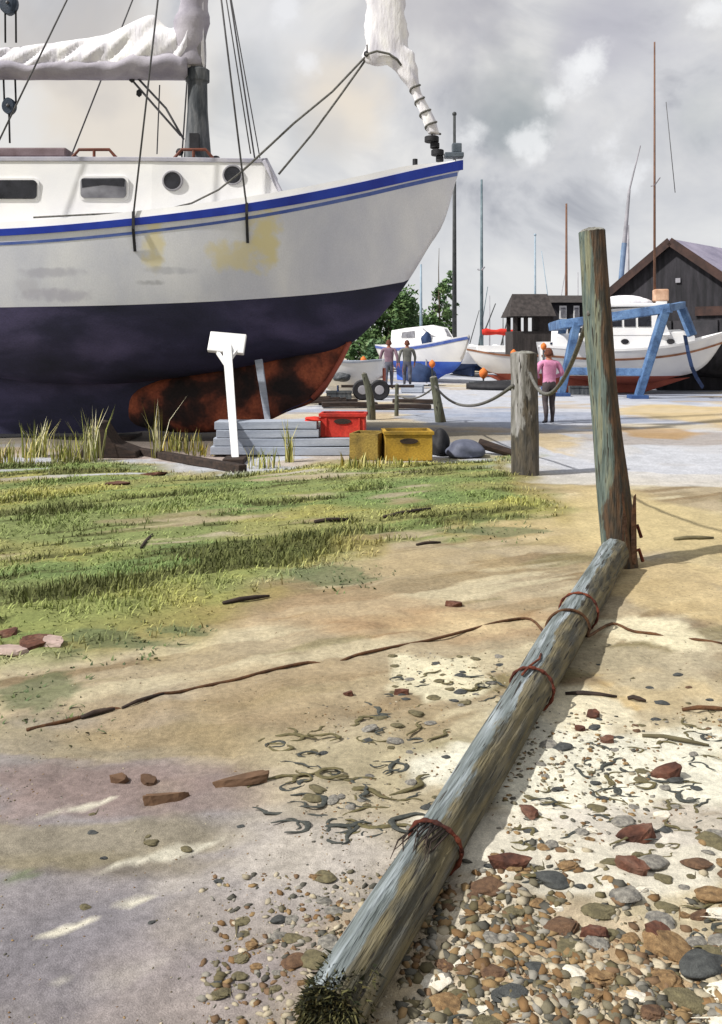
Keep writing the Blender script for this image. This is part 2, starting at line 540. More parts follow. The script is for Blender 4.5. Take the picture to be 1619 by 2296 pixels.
def build_wood(name, cols, brown, side, stretch=(8, 8, 1.0), foot=0.0):
    """weathered timber: silver grain, one flank painted brown for both its colour and its shade (side: direction in the timber's own space)"""
    m = pm(name, cols, 2.2, 0.8, 0.7, 9, stretch=stretch, grain=0.2)
    nt = m.node_tree
    N, L = nt.nodes, nt.links
    b = N['Principled BSDF']
    src = b.inputs['Base Color'].links[0].from_socket
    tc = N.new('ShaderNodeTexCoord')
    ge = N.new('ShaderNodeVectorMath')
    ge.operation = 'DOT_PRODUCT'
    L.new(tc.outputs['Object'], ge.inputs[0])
    ge.inputs[1].default_value = side  # brown tone and shade are painted on the flank this points to
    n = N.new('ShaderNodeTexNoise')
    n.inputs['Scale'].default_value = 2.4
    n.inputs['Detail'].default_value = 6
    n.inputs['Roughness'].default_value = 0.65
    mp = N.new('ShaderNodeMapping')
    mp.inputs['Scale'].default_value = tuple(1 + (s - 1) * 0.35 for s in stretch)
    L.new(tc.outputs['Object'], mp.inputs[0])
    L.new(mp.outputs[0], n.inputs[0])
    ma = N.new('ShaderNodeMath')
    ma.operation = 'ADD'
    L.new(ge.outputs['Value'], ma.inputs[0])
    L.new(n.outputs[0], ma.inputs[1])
    if foot:                     # rot and rust stain round the foot of a post, up to this height
        sp = N.new('ShaderNodeSeparateXYZ')
        L.new(tc.outputs['Object'], sp.inputs[0])
        mf = N.new('ShaderNodeMapRange')
        mf.inputs['From Min'].default_value = foot * 0.5
        mf.inputs['From Max'].default_value = foot
        mf.inputs['To Min'].default_value = 0.62
        mf.inputs['To Max'].default_value = 0.0
        L.new(sp.outputs['Z'], mf.inputs[0])
        ma2 = N.new('ShaderNodeMath')
        ma2.operation = 'ADD'
        L.new(ma.outputs[0], ma2.inputs[0])
        L.new(mf.outputs[0], ma2.inputs[1])
        ma = ma2
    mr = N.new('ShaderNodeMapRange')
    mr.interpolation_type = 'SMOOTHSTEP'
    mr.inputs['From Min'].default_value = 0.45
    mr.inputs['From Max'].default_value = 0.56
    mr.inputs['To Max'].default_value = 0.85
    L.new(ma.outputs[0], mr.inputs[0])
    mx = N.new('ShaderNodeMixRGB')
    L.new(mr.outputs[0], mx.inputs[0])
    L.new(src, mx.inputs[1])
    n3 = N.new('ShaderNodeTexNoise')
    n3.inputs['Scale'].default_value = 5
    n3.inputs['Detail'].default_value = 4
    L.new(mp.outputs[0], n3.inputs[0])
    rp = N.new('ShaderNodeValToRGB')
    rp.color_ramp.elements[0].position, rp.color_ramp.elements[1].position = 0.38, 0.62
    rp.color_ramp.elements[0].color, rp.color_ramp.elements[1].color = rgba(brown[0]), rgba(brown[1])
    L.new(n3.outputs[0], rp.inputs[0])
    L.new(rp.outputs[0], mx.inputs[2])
    # drying cracks: thin dark strokes along the grain
    n4 = N.new('ShaderNodeTexNoise')
    n4.inputs['Scale'].default_value = 5
    n4.inputs['Detail'].default_value = 2
    mp4 = N.new('ShaderNodeMapping')
    mp4.inputs['Scale'].default_value = tuple(1 + (s - 1) * 1.2 for s in stretch)
    L.new(tc.outputs['Object'], mp4.inputs[0])
    L.new(mp4.outputs[0], n4.inputs[0])
    mr4 = N.new('ShaderNodeMapRange')
    mr4.inputs['From Min'].default_value = 0.62
    mr4.inputs['From Max'].default_value = 0.66
    L.new(n4.outputs[0], mr4.inputs[0])
    mx4 = N.new('ShaderNodeMixRGB')
    L.new(mr4.outputs[0], mx4.inputs[0])
    L.new(mx.outputs[0], mx4.inputs[1])
    mx4.inputs[2].default_value = rgba((44, 40, 34))
    L.new(mx4.outputs[0], b.inputs['Base Color'])
    return m


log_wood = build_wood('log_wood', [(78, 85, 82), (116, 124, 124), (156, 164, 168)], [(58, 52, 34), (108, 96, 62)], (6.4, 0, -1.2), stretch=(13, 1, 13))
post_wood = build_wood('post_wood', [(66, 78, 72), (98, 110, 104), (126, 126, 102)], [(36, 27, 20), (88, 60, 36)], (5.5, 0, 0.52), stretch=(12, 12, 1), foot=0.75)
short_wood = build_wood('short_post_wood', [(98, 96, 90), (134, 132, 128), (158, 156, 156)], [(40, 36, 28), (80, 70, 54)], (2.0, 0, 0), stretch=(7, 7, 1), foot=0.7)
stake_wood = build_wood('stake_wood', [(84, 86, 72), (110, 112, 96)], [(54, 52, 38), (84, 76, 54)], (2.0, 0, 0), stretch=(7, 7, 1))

# ------------------------------------------------------------------ the ground
ILL = 1.26        # how much brighter a level surface looks in this light than its own colour


def alb(c, k=1.0):
    return np.array([v * k / ILL for v in lin(c)])


def axis(segments):
    out = []
    for a, b, s in segments:
        n = max(1, int(round((b - a) / s)))
        out += [a + (b - a) * i / n for i in range(n)]
    out.append(segments[-1][1])
    return np.array(out)


gx = axis([(-600, -60, 60), (-60, -14, 4), (-14, -5, 0.35), (-5, 5.2, 0.034), (5.2, 14, 0.2), (14, 60, 4), (60, 600, 60)])
gy = axis([(-60, -4, 8), (-4, 1.4, 0.3), (1.4, 8, 0.03), (8, 16, 0.05), (16, 40, 0.16), (40, 90, 2.5), (90, 1500, 100)])
XX, YY = np.meshgrid(gx, gy, indexing='ij')


def in_poly(X, Y, poly):
    """signed distance to a polygon (positive inside), in metres"""
    ins = np.zeros(X.shape, bool)
    dmin = np.full(X.shape, 1e9)
    n = len(poly)
    for i in range(n):
        x0, y0 = poly[i]
        x1, y1 = poly[(i + 1) % n]
        c = ((y0 > Y) != (y1 > Y)) & (X < (x1 - x0) * (Y - y0) / ((y1 - y0) or 1e-9) + x0)
        ins ^= c
        dx, dy = x1 - x0, y1 - y0
        t = np.clip(((X - x0) * dx + (Y - y0) * dy) / (dx * dx + dy * dy + 1e-12), 0, 1)
        dmin = np.minimum(dmin, np.hypot(X - x0 - t * dx, Y - y0 - t * dy))
    return np.where(ins, dmin, -dmin)


def gpoly(pts):
    return [(G(a, b).x, G(a, b).y) for a, b in pts]


GRASS = gpoly([(-2600, 1040), (250, 1040), (500, 1062), (800, 1046), (1135, 1030), (1130, 1060), (1180, 1110), (1080, 1165), (930, 1212),
               (690, 1262), (560, 1300), (430, 1345), (300, 1395), (130, 1425), (-100, 1470), (-1400, 1560)])
SLAB = gpoly([(180, 962), (470, 975), (560, 1000), (520, 1050), (330, 1028), (150, 1030)])


def grass_mask(X, Y):
    d = in_poly(X, Y, GRASS)
    return d + (fbm(X * 1.1, Y * 0.8, 5) - 0.5) * (0.9 + 0.08 * Y) + 0.28


def bare_patch(X, Y):
    """trodden sandy streaks where no grass grows"""
    u, v = X * math.cos(0.42) + Y * math.sin(0.42), -X * math.sin(0.42) + Y * math.cos(0.42)
    return smooth(0.62, 0.72, fbm(u * 0.55 + 130, v * 2.6 + 77, 5))


def ground_colour(X, Y):
    shp = X.shape
    c = np.zeros(shp + (3,))

    def lay(mask, col, k=1.0):
        nonlocal c
        m = np.clip(mask, 0, 1)[..., None]
        c = c * (1 - m) + np.array(alb(col, k)) * m

    ca, sa = math.cos(0.50), math.sin(0.50)
    U, V = X * ca + Y * sa, -X * sa + Y * ca         # along and across the tracks of the foreshore
    st = fbm(U * 0.55, V * 3.6, 5)
    st2 = fbm(U * 0.9 + 31, V * 6.5 + 7, 4)
    bl = fbm(X * 0.8 + 9, Y * 0.6 + 3, 4)
    fine = fbm(X * 5, Y * 4, 4)
    lay(np.ones(shp), (182, 167, 138))
    lay(smooth(0.50, 0.60, st), (162, 146, 116))
    lay(smooth(0.58, 0.68, st2) * 0.8, (142, 122, 92))
    lay(smooth(0.56, 0.62, fbm(U * 0.7 + 50, V * 4.2 + 11, 4)) * 0.75, (210, 198, 166))
    lay(smooth(0.56, 0.64, fbm(U * 0.6 + 210, V * 3.4 + 91, 5)) * 0.6, (134, 126, 88))
    lay(smooth(0.60, 0.70, bl) * 0.5, (170, 160, 144))

    def blob(px, py, rx, ry, col, a=0.8, e=0.55, soft=0.16):
        p = G(px, py)
        y0, y1 = G(px, py + ry).y, G(px, max(py - ry, HZ + 12)).y
        hx, hy = rx * p.y / F, (y1 - y0) / 2
        dx, dy = (X - p.x) / hx, (Y - (y0 + y1) / 2) / hy
        q = np.hypot(dx, dy) + (fbm(X * 1.5 / max(hx, 0.15) + px, Y * 1.3 / max(hy, 0.15) + py, 5) - 0.5) * 3.0 * e
        lay((1 - smooth(0.96 - soft, 0.96 + soft, q)) * a, col)

    # mauve mud in the near left corner, thin light runnels in it
    blob(120, 2080, 640, 430, (152, 147, 150), 0.9, soft=0.5)
    blob(330, 2230, 420, 130, (164, 156, 160), 0.6, soft=0.5)
    blob(40, 2150, 260, 160, (126, 123, 130), 0.6, soft=0.5)
    blob(240, 1930, 300, 26, (122, 112, 92), 0.6, soft=0.4)
    blob(520, 2060, 200, 60, (178, 168, 158), 0.5, soft=0.5)
    blob(160, 1760, 300, 40, (128, 112, 106), 0.6)
    blob(300, 1770, 420, 70, (150, 132, 126), 0.75, soft=0.3)
    blob(60, 1880, 420, 50, (150, 140, 110), 0.6)
    blob(200, 1660, 480, 40, (164, 152, 118), 0.6)
    blob(470, 1640, 300, 70, (160, 140, 104), 0.6, soft=0.4)
    blob(700, 1560, 330, 60, (170, 150, 118), 0.6, soft=0.4)
    blob(800, 1800, 330, 180, (194, 182, 152), 0.7, soft=0.4)
    blob(640, 1930, 210, 90, (198, 190, 180), 0.7, soft=0.4)
    for px, py, rx in [(380, 1900, 190), (190, 1800, 110), (150, 2075, 120), (300, 2010, 60), (120, 2200, 60)]:
        w = smooth(0.0, 0.012, 0.030 * (1 - 0.9 * np.abs(U - (G(px, py).x * ca + G(px, py).y * sa)) / (rx * G(px, py).y / F)) + 0.05 * (fine - 0.55) - np.abs(V - (-G(px, py).x * sa + G(px, py).y * ca) + 0.05 * (fine - 0.5))) * (1 - smooth(0.7, 1.0, np.abs(U - (G(px, py).x * ca + G(px, py).y * sa)) / (rx * G(px, py).y / F)))
        lay(w * 0.9, (226, 220, 200))
    # pale shingle right of the log
    blob(1400, 1720, 330, 120, (240, 236, 216), 0.95)
    blob(1330, 1600, 130, 60, (240, 230, 200), 0.8)
    blob(1480, 1540, 120, 60, (222, 190, 130), 0.7)
    blob(1530, 1560, 170, 60, (196, 182, 150), 0.7)
    blob(1420, 1490, 230, 40, (190, 178, 150), 0.8)
    blob(1440, 1420, 130, 30, (236, 226, 192), 0.85)
    blob(1550, 1320, 190, 70, (208, 186, 140), 0.8)
    blob(1000, 1520, 110, 45, (236, 228, 196), 0.8)
    blob(1000, 1390, 200, 28, (226, 212, 172), 0.75)
    blob(1330, 1900, 330, 90, (236, 230, 212), 0.85)
    blob(1500, 1850, 260, 50, (214, 206, 194), 0.7)
    blob(1300, 2160, 440, 170, (204, 186, 158), 0.75)
    blob(1480, 2180, 300, 90, (180, 150, 110), 0.6)
    blob(1100, 2060, 130, 60, (222, 214, 194), 0.7)
    blob(1050, 2250, 160, 60, (214, 204, 184), 0.7)
    # sand beyond the grass, the hard with its puddles
    blob(760, 1370, 340, 50, (176, 150, 116), 0.6, soft=0.4)
    blob(1000, 1400, 260, 30, (178, 140, 98), 0.4, soft=0.5)
    blob(880, 1280, 260, 40, (184, 164, 124), 0.6, soft=0.4)
    blob(1290, 1160, 240, 70, (204, 184, 138), 0.9, soft=0.4)
    blob(1500, 1190, 280, 60, (206, 188, 142), 0.9, soft=0.4)
    far = smooth(10.6, 11.6, Y + (fbm(X * 0.5, Y * 0.5) - 0.5) * 3)
    lay(far, (200, 202, 209))
    lay(far * smooth(0.52, 0.60, fbm(X * 0.25 + 4, Y * 0.35 + 9, 4)) * 0.8, (206, 192, 162))
    lay(far * smooth(0.54, 0.62, fbm(X * 0.2 + 40, Y * 0.4 + 19, 4)) * 0.9, (166, 172, 188))
    lay(far * smooth(0.60, 0.66, fbm(X * 0.5 + 70, Y * 0.8 + 29, 4)) * 0.5, (192, 166, 124))
    blob(1290, 1000, 100, 40, (214, 190, 142), 0.8)
    blob(1100, 945, 190, 18, (158, 168, 188), 0.8)
    blob(1080, 900, 160, 14, (196, 200, 210), 0.8)
    blob(1480, 1010, 260, 34, (202, 204, 210), 0.85)
    blob(1540, 985, 200, 14, (170, 160, 152), 0.8)
    blob(1450, 968, 90, 14, (182, 146, 92), 0.8)
    blob(1560, 925, 160, 20, (214, 190, 140), 0.8)
    blob(1400, 1075, 300, 16, (214, 210, 204), 0.8)
    sl = in_poly(X, Y, SLAB) + (fine - 0.5) * 0.4
    lay(smooth(-0.1, 0.12, sl), (184, 168, 160))
    under = np.exp(-(((X + 3) / 6.5) ** 2 + ((Y - 16.5) / 2.6) ** 2) ** 2)  # dark tone painted under the hull, cutting light bounced up to it
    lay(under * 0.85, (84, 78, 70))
    # grass
    g = grass_mask(X, Y)
    gm = smooth(-0.35, 0.45, g) * (1 - 0.9 * bare_patch(X, Y))
    lay(gm, (150, 150, 94))
    lay(gm * smooth(0.50, 0.62, fbm(U * 0.5, V * 2.2 + 60, 4)), (126, 140, 84))
    lay(gm * smooth(0.56, 0.66, fbm(U * 0.6 + 14, V * 2.6 + 20, 4)) * 0.8, (168, 162, 94))
    lay(gm * smooth(0.52, 0.62, fbm(X * 0.45 + 44, Y * 0.5 + 20, 4)) * 0.5, (112, 136, 84))
    lay(gm * smooth(0.57, 0.64, fbm(U * 0.8 + 84, V * 4.4 + 20, 4)) * 0.85, (86, 88, 50))
    edge = np.exp(-(g / 0.35) ** 2)
    lay(edge * smooth(0.46, 0.64, fbm(X * 2 + 3, Y * 1.5, 3)) * 0.6, (164, 148, 92))
    # green weed strewn on the sand
    for px, py, rx, ry in [(250, 1440, 130, 22), (400, 1415, 60, 10), (80, 1560, 120, 40), (760, 1290, 110, 20), (1090, 1190, 120, 10), (60, 1960, 40, 12)]:
        blob(px, py, rx, ry, (104, 116, 82), 0.7)
    c *= (0.80 + 0.40 * fbm(X * 9, Y * 7, 4))[..., None]
    return c


def ground_height(X, Y):
    near = 1 - smooth(14, 26, Y)
    h = (fbm(X * 0.7, Y * 0.7, 4) - 0.5) * 0.07 * near
    h = h + (fbm(X * 4, Y * 4, 4) - 0.5) * 0.045 * (1 - smooth(7, 12, Y))
    h = h + (fbm(X * 13, Y * 13, 2) - 0.5) * 0.022 * (1 - smooth(4, 7, Y))
    g = smooth(-0.3, 1.0, grass_mask(X, Y))
    return h + g * 0.05 - 0.0


HH = ground_height(XX, YY)
_ny = len(gy)


def gz(x, y):
    i = min(max(int(np.searchsorted(gx, x)) - 1, 0), len(gx) - 2)
    j = min(max(int(np.searchsorted(gy, y)) - 1, 0), len(gy) - 2)
    a = (x - gx[i]) / (gx[i + 1] - gx[i])
    b = (y - gy[j]) / (gy[j + 1] - gy[j])
    return float((HH[i, j] * (1 - a) + HH[i + 1, j] * a) * (1 - b) + (HH[i, j + 1] * (1 - a) + HH[i + 1, j + 1] * a) * b)


def build_ground():
    vv = np.stack([XX.ravel(), YY.ravel(), HH.ravel()], 1)
    nx, ny = len(gx), len(gy)
    i, j = np.meshgrid(np.arange(nx - 1), np.arange(ny - 1), indexing='ij')
    a = (i * ny + j).ravel()
    fs = np.stack([a, a + ny, a + ny + 1, a + 1], 1)
    me = bpy.data.meshes.new('ground')
    me.vertices.add(len(vv))
    me.vertices.foreach_set('co', vv.ravel())
    me.loops.add(fs.size)
    me.loops.foreach_set('vertex_index', fs.ravel().astype(np.int32))
    me.polygons.add(len(fs))
    me.polygons.foreach_set('loop_start', np.arange(0, fs.size, 4, dtype=np.int32))
    me.polygons.foreach_set('use_smooth', [True] * len(fs))
    me.update(calc_edges=True)
    me.validate()
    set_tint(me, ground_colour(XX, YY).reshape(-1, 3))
    me.materials.append(attr_mat('foreshore', 0.95, 0.5, 34, 0.19))
    o = bpy.data.objects.new('ground', me)
    COL.objects.link(o)
    tag(o, 'sandy foreshore with mud, shingle and worn grass running back to the boatyard', 'ground', kind='structure')


build_ground()


def gp(px, py, dz=0.0):
    """a point lying on the uneven ground"""
    p = G(px, py)
    p.z = gz(p.x, p.y) + dz
    return p


# ------------------------------------------------------------------ hulls
class Hull:
    """a round-bilged hull: x forward, y to the side, z up; every profile is a function of x"""

    def __init__(s, x0, x1, zc, zs, zw, bs, p, n=44):
        s.zc, s.zs, s.zw, s.bs, s.p = zc, zs, zw, bs, p
        t = np.linspace(0, 1, n)
        s.xs = x0 + (x1 - x0) * (1 - (1 - t) ** 1.7)

    def y(s, x, z):
        a, b = s.zc(x), s.zs(x)
        u = min(max((z - a) / max(b - a, 1e-4), 0), 1)
        return s.bs(x) * u ** s.p(x)

    def shell(s, mb, nb=9, nt=8, off=(0, 0, 0)):
        half = []
        for x in s.xs:
            a, b = s.zc(x), s.zs(x)
            w = min(max(s.zw(x), a), b)
            zz = [a + (w - a) * (k / nb) ** 1.8 for k in range(nb)] + [w + (b - w) * k / nt for k in range(nt + 1)]
            half.append([(x, s.y(x, z), z) for z in zz])
        m = nb + nt + 1
        vs_, fs, mi = [], [], []
        for h in half:
            vs_ += [(x, -y, z) for x, y, z in reversed(h)] + h
        n = 2 * m
        for i in range(len(half) - 1):
            for j in range(n - 1):
                fs.append((i * n + j, i * n + j + 1, (i + 1) * n + j + 1, (i + 1) * n + j))
                k = j if j < m else n - 2 - j
                mi.append(0 if k < nt else 1)
        for j in range(m - 1):
            fs.append((j, n - 1 - j, n - 2 - j, j + 1))
            mi.append(0 if j < nt else 1)
        o = len(mb.v)
        mb.v += [(a + off[0], b + off[1], c + off[2]) for a, b, c in vs_]
        mb.f += [tuple(q + o for q in f) for f in fs]
        mb.m += mi

    def strip(s, mb, z0, z1, out=0.012, sides=(-1, 1), mi=0, x0=None, x1=None, thick=0.02):
        """a band lying on the topsides between the heights z0(x) and z1(x)"""
        xs = [x for x in s.xs if (x0 is None or x >= x0) and (x1 is None or x <= x1)]
        for sd in sides:
            rings = []
            for x in xs:
                a, b = z0(x), z1(x)
                ya, yb = s.y(x, a), s.y(x, b)
                rings.append([(x, sd * (ya + out), a), (x, sd * (yb + out), b), (x, sd * (yb + out - thick), b), (x, sd * (ya + out - thick), a)])
            mb.loft(rings, mi)

    def deck(s, mb, drop=0.05, camber=0.05, mi=0):
        n = 7
        rings = []
        for x in s.xs:
            z = s.zs(x) - drop
            b = max(s.y(x, z) - 0.01, 0.0)
            rings.append([(x, b * (2 * k / (n - 1) - 1), z + camber * (1 - (2 * k / (n - 1) - 1) ** 2) * min(1, b)) for k in range(n)])
        mb.loft(rings, mi, cap=False, closed=False)


# ------------------------------------------------------------------ the yacht on the hard
YD = 16.0                                            # depth of her centre line
YX = -3.0
yacht = thing('sailing_yacht', 'big white sailing yacht with navy bottom and blue stripe propped ashore on the grass', 'sailing yacht', (YX, YD, 0))


def yp(px, py, y):
    """yacht's own coordinates of the point seen at a place of the picture, y metres off her centre line"""
    p = P(px, py, YD + y)
    return (p.x - YX, y, p.z)


def curve_from(pts, half):
    """pts: places in the picture; half: how far off the centre line they lie on the near side"""
    q = [yp(a, b, -h) for (a, b), h in zip(pts, half)]
    return [v[0] for v in q], [v[2] for v in q]


BX = [-6.2, -5.0, -2.8, -0.7, 1.5, 2.93, 3.94, 4.45, 4.83]
BS = [1.10, 1.40, 1.66, 1.64, 1.38, 0.92, 0.47, 0.22, 0.015]
bsf = spline(BX, BS)
sx_, sz_ = curve_from([(0, 516), (300, 492), (600, 452), (800, 413), (930, 384), (1035, 362)], [1.66, 1.62, 1.36, 0.92, 0.46, 0.0])
zsf = spline([-6.2, -4.6] + sx_, [sz_[0] + 0.05, sz_[0] + 0.0] + sz_)
stem_px = [(1036, 362), (1024, 400), (1000, 485), (960, 556), (915, 630), (850, 712), (790, 768)]
stx, stz = [], []
for a, b in stem_px:
    q = yp(a, b, 0)
    stx.append(q[0])
    stz.append(q[2])
keelx = [-6.2, -5.0, -3.5, -1.6, 0.3, 1.7]
keelz = [2.05, 1.55, 1.10, 0.95, 1.15, 1.42]
zcf = spline(keelx + stx[::-1], keelz + stz[::-1])
wx_, wz_ = curve_from([(0, 688), (300, 682), (600, 667), (800, 648), (915, 630)], [1.5, 1.45, 1.15, 0.6, 0.0])
zwf = spline([-6.2] + wx_, [wz_[0] - 0.02] + wz_)
pf = spline([-6.2, -4, -1, 1.5, 3, 4.0, 4.83], [0.36, 0.28, 0.25, 0.34, 0.62, 0.85, 1.0])
hull = Hull(-6.2, 4.83, zcf, zsf, zwf, bsf, pf, 64)


def topside_material():
    """white topsides with the yellow stains and scuffs she carries"""
    m = pm('topside_white', [(196, 199, 213), (225, 226, 231)], 0.9, 0.5, 0.06, 50, grain=0.05, stretch=(1.2, 1, 0.7), detail=6)
    nt = m.node_tree
    N, L = nt.nodes, nt.links
    b = N['Principled BSDF']
    last = b.inputs['Base Color'].links[0].from_socket
    tc = N.new('ShaderNodeTexCoord')
    sep = N.new('ShaderNodeSeparateXYZ')
    L.new(tc.outputs['Object'], sep.inputs[0])
    nz = N.new('ShaderNodeTexNoise')
    nz.inputs['Scale'].default_value = 5
    nz.inputs['Detail'].default_value = 5
    L.new(tc.outputs['Object'], nz.inputs[0])
    for px, py, rx, rz, col, a in [(345, 545, 26, 62, (222, 210, 162), 0.75), (590, 530, 38, 70, (218, 206, 152), 0.85), (520, 572, 62, 34, (220, 208, 158), 0.7),
                                   (120, 612, 85, 12, (170, 170, 184), 0.6), (130, 662, 90, 16, (168, 166, 182), 0.6), (380, 605, 60, 9, (176, 178, 188), 0.6), (330, 632, 34, 7, (120, 120, 124), 0.5), (60, 640, 30, 20, (184, 184, 194), 0.5)]:
        q = yp(px, py, -1.5)
        u = 14.5 / F

        def term(sock, c, r):
            s1 = N.new('ShaderNodeMath')
            s1.operation = 'MULTIPLY_ADD'
            L.new(sock, s1.inputs[0])
            s1.inputs[1].default_value = 1 / r
            s1.inputs[2].default_value = -c / r
            s2 = N.new('ShaderNodeMath')
            s2.operation = 'POWER'
            ab = N.new('ShaderNodeMath')
            ab.operation = 'ABSOLUTE'
            L.new(s1.outputs[0], ab.inputs[0])
            L.new(ab.outputs[0], s2.inputs[0])
            s2.inputs[1].default_value = 2.2
            return s2.outputs[0]
        t1, t2 = term(sep.outputs['X'], q[0], rx * u), term(sep.outputs['Z'], q[2], rz * u)
        ad = N.new('ShaderNodeMath')
        ad.operation = 'ADD'
        L.new(t1, ad.inputs[0])
        L.new(t2, ad.inputs[1])
        ma = N.new('ShaderNodeMath')
        ma.operation = 'MULTIPLY_ADD'
        L.new(nz.outputs[0], ma.inputs[0])
        ma.inputs[1].default_value = 3.6
        L.new(ad.outputs[0], ma.inputs[2])
        mr = N.new('ShaderNodeMapRange')
        mr.interpolation_type = 'SMOOTHSTEP'
        mr.inputs['From Min'].default_value = 1.7
        mr.inputs['From Max'].default_value = 3.2
        mr.inputs['To Min'].default_value = a
        mr.inputs['To Max'].default_value = 0
        L.new(ma.outputs[0], mr.inputs[0])
        mx = N.new('ShaderNodeMixRGB')
        L.new(mr.outputs[0], mx.inputs[0])
        L.new(last, mx.inputs[1])
        mx.inputs[2].default_value = rgba(col)
        last = mx.outputs[0]
    L.new(last, b.inputs['Base Color'])
    return m


def build_yacht():
    topside = topside_material()
    mb = MB()
    hull.shell(mb)
    h = mb.build('hull', [topside, navy_paint], yacht, 'all', weld=True)
    # long keel: navy web aft and above, rust-red ballast forward
    mb = MB()
    prof = [(-5.6, 1.9), (-5.75, 0.12), (-4.5, 0.07), (-1.2, 0.10)]
    fwd = [yp(*q, 0) for q in [(600, 938), (690, 900), (722, 880), (755, 826), (790, 768)]]
    prof += [(q[0], q[2]) for q in fwd] + [(1.7, 1.5), (0.3, 1.25), (-1.6, 1.1), (-3.5, 1.25)]
    n = len(prof)
    vs_ = []
    for sd in (-1, 1):
        for x, z in prof:
            hw = 0.10 + 0.14 * (1 - abs((x + 2) / 4.6) ** 2) * (0.6 + 0.4 * min(1, z))
            vs_.append((x, sd * max(hw, 0.05), z))
    mb.add(vs_, [tuple(range(n)), tuple(range(2 * n - 1, n - 1, -1))] + [((j + 1) % n, j, n + j, n + (j + 1) % n) for j in range(n)])
    mb.build('keel', [navy_paint], yacht, True)
    # ballast: lofted from its aft nose to the forefoot
    up = [(252, 935), (275, 893), (330, 858), (420, 832), (510, 813), (640, 790), (770, 757), (788, 766)]
    lo = [(256, 945), (300, 958), (390, 972), (470, 972), (540, 968), (640, 926), (722, 884), (788, 770)]
    u_ = [yp(*q, -0.25) for q in up]
    l_ = [yp(*q, -0.25) for q in lo]
    fu = spline([q[0] for q in u_], [q[2] for q in u_])
    fl = spline([q[0] for q in l_], [q[2] for q in l_])
    rings = []
    xa, xb = u_[0][0], u_[-1][0]
    for k in range(41):
        t = k / 40
        x = xa + (xb - xa) * t
        zt, zb = fu(x), fl(x)
        if zt - zb < 0.02:
            zt = zb + 0.02
        w = 0.30 * min(1, (math.sin(math.pi * min(t * 3, 0.5)))) * (1 - 0.72 * smooth(0.45, 1.0, t)) + 0.03
        ring = []
        for q in range(20):
            a = 2 * math.pi * q / 20
            cy, cz = math.cos(a), math.sin(a)
            ring.append((x, w * math.copysign(abs(cy) ** 0.6, cy), (zt + zb) / 2 + (zt - zb) / 2 * math.copysign(abs(cz) ** 0.7, cz)))
        rings.append(ring)
    mb = MB()
    mb.loft(rings)
    mb.build('ballast_keel', [rust_keel], yacht, 'all')
    mb = MB()
    mb.tube([yp(*q, -0.13) for q in [(700, 893), (735, 855), (765, 805), (782, 768)]], 0.045, 8)
    mb.build('stem_band', [red_bottom], yacht, 'all')
    mb = MB()
    mb.prism([(-6.6, 1.75), (-6.45, 0.25), (-5.9, 0.2), (-5.85, 1.75), (-6.1, 2.2)], 0.09)
    mb.build('rudder', [navy_paint], yacht, bevel=0.02)
    mb = MB()
    hull.strip(mb, lambda x: zsf(x) - (0.09 + 0.055 * smooth(-2, 4.5, x)), lambda x: zsf(x) + 0.02, 0.022, thick=0.04)
    mb.build('rubbing_strake', [blue_paint], yacht, True)
    mb = MB()
    hull.strip(mb, lambda x: zsf(x) - 0.235, lambda x: zsf(x) - 0.19 + 0.02 * smooth(0, 4, x), 0.005, thick=0.004, x1=4.74)
    mb.build('cove_line', [blue_faded], yacht, True)
    mb = MB()
    rings = []
    for sd in (-1, 1):
        rings = []
        for x in hull.xs:
            if x < 4.7:
                b = bsf(x)
                z = zsf(x)
                hgt = 0.085 * (1 - smooth(3.6, 4.7, x)) + 0.03
                rings.append([(x, sd * (b + 0.004), z + 0.021), (x, sd * (b - 0.02), z + 0.021 + hgt), (x, sd * (b - 0.06), z + 0.021 + hgt), (x, sd * (b - 0.06), z + 0.021)])
        mb.loft(rings)
    mb.build('toe_rail', [white_paint], yacht, True)
    mb = MB()
    hull.deck(mb, 0.03, 0.06)
    mb.build('deck', [white_paint], yacht, 'all')

    # coachroof
    CB, CT = 1.13, 1.06

    def zroof(x):
        return yp(CX + (YX + x) * F / (YD - CT), 350, -CT)[2]

    xf_t, xf_b = yp(584, 350, -CT)[0], yp(630, 418, -0.98)[0]
    mb = MB()
    rings = []
    st = [(-4.9, 1), (-3.5, 1), (-2, 1), (-0.5, 1), (0.5, 1), (xf_t, 1), (xf_t + 0.02, 0.985), (xf_b, 0.0)]
    for x, k in st:
        zb = zsf(x) - 0.04
        zt = zroof(x) - 0.075
        if k < 1:
            zt = zb + 0.16 + (zt - zb - 0.16) * k
        nar = 1 - 0.13 * float(smooth(-1.0, xf_b, x))
        rings.append([(x, -CB * nar, zb), (x, -CT * nar, zt), (x, 0, zt + 0.12 * max(k, 0.3)), (x, CT * nar, zt), (x, CB * nar, zb)])
    mb.loft(rings)
    cab = mb.build('coachroof', [white_cabin], yacht)
    mb = MB()
    rings = []
    for x in (-4.95, -3.5, -2, -0.5, 0.5, xf_t + 0.05):
        zt = zroof(x)
        nar = 1 - 0.13 * float(smooth(-1.0, xf_b, x))
        w = (CT + 0.025) * nar
        rings.append([(x, -w, zt - 0.085), (x, -w, zt - 0.01), (x, -w * 0.5, zt + 0.08), (x, 0, zt + 0.11), (x, w * 0.5, zt + 0.08), (x, w, zt - 0.01), (x, w, zt - 0.085)])
    mb.loft(rings)
    mb.build('cabin_top', [lilac_grey], yacht, bevel=0.01)
    mb = MB()
    for sd in (-1, 1):
        a = Vector((xf_t + 0.05, sd * CT * 0.89, zroof(xf_t) - 0.05))
        b = Vector((xf_b + 0.03, sd * CB * 0.88, zsf(xf_b) + 0.12))
        mb.beam(a, b, 0.10, 0.07)
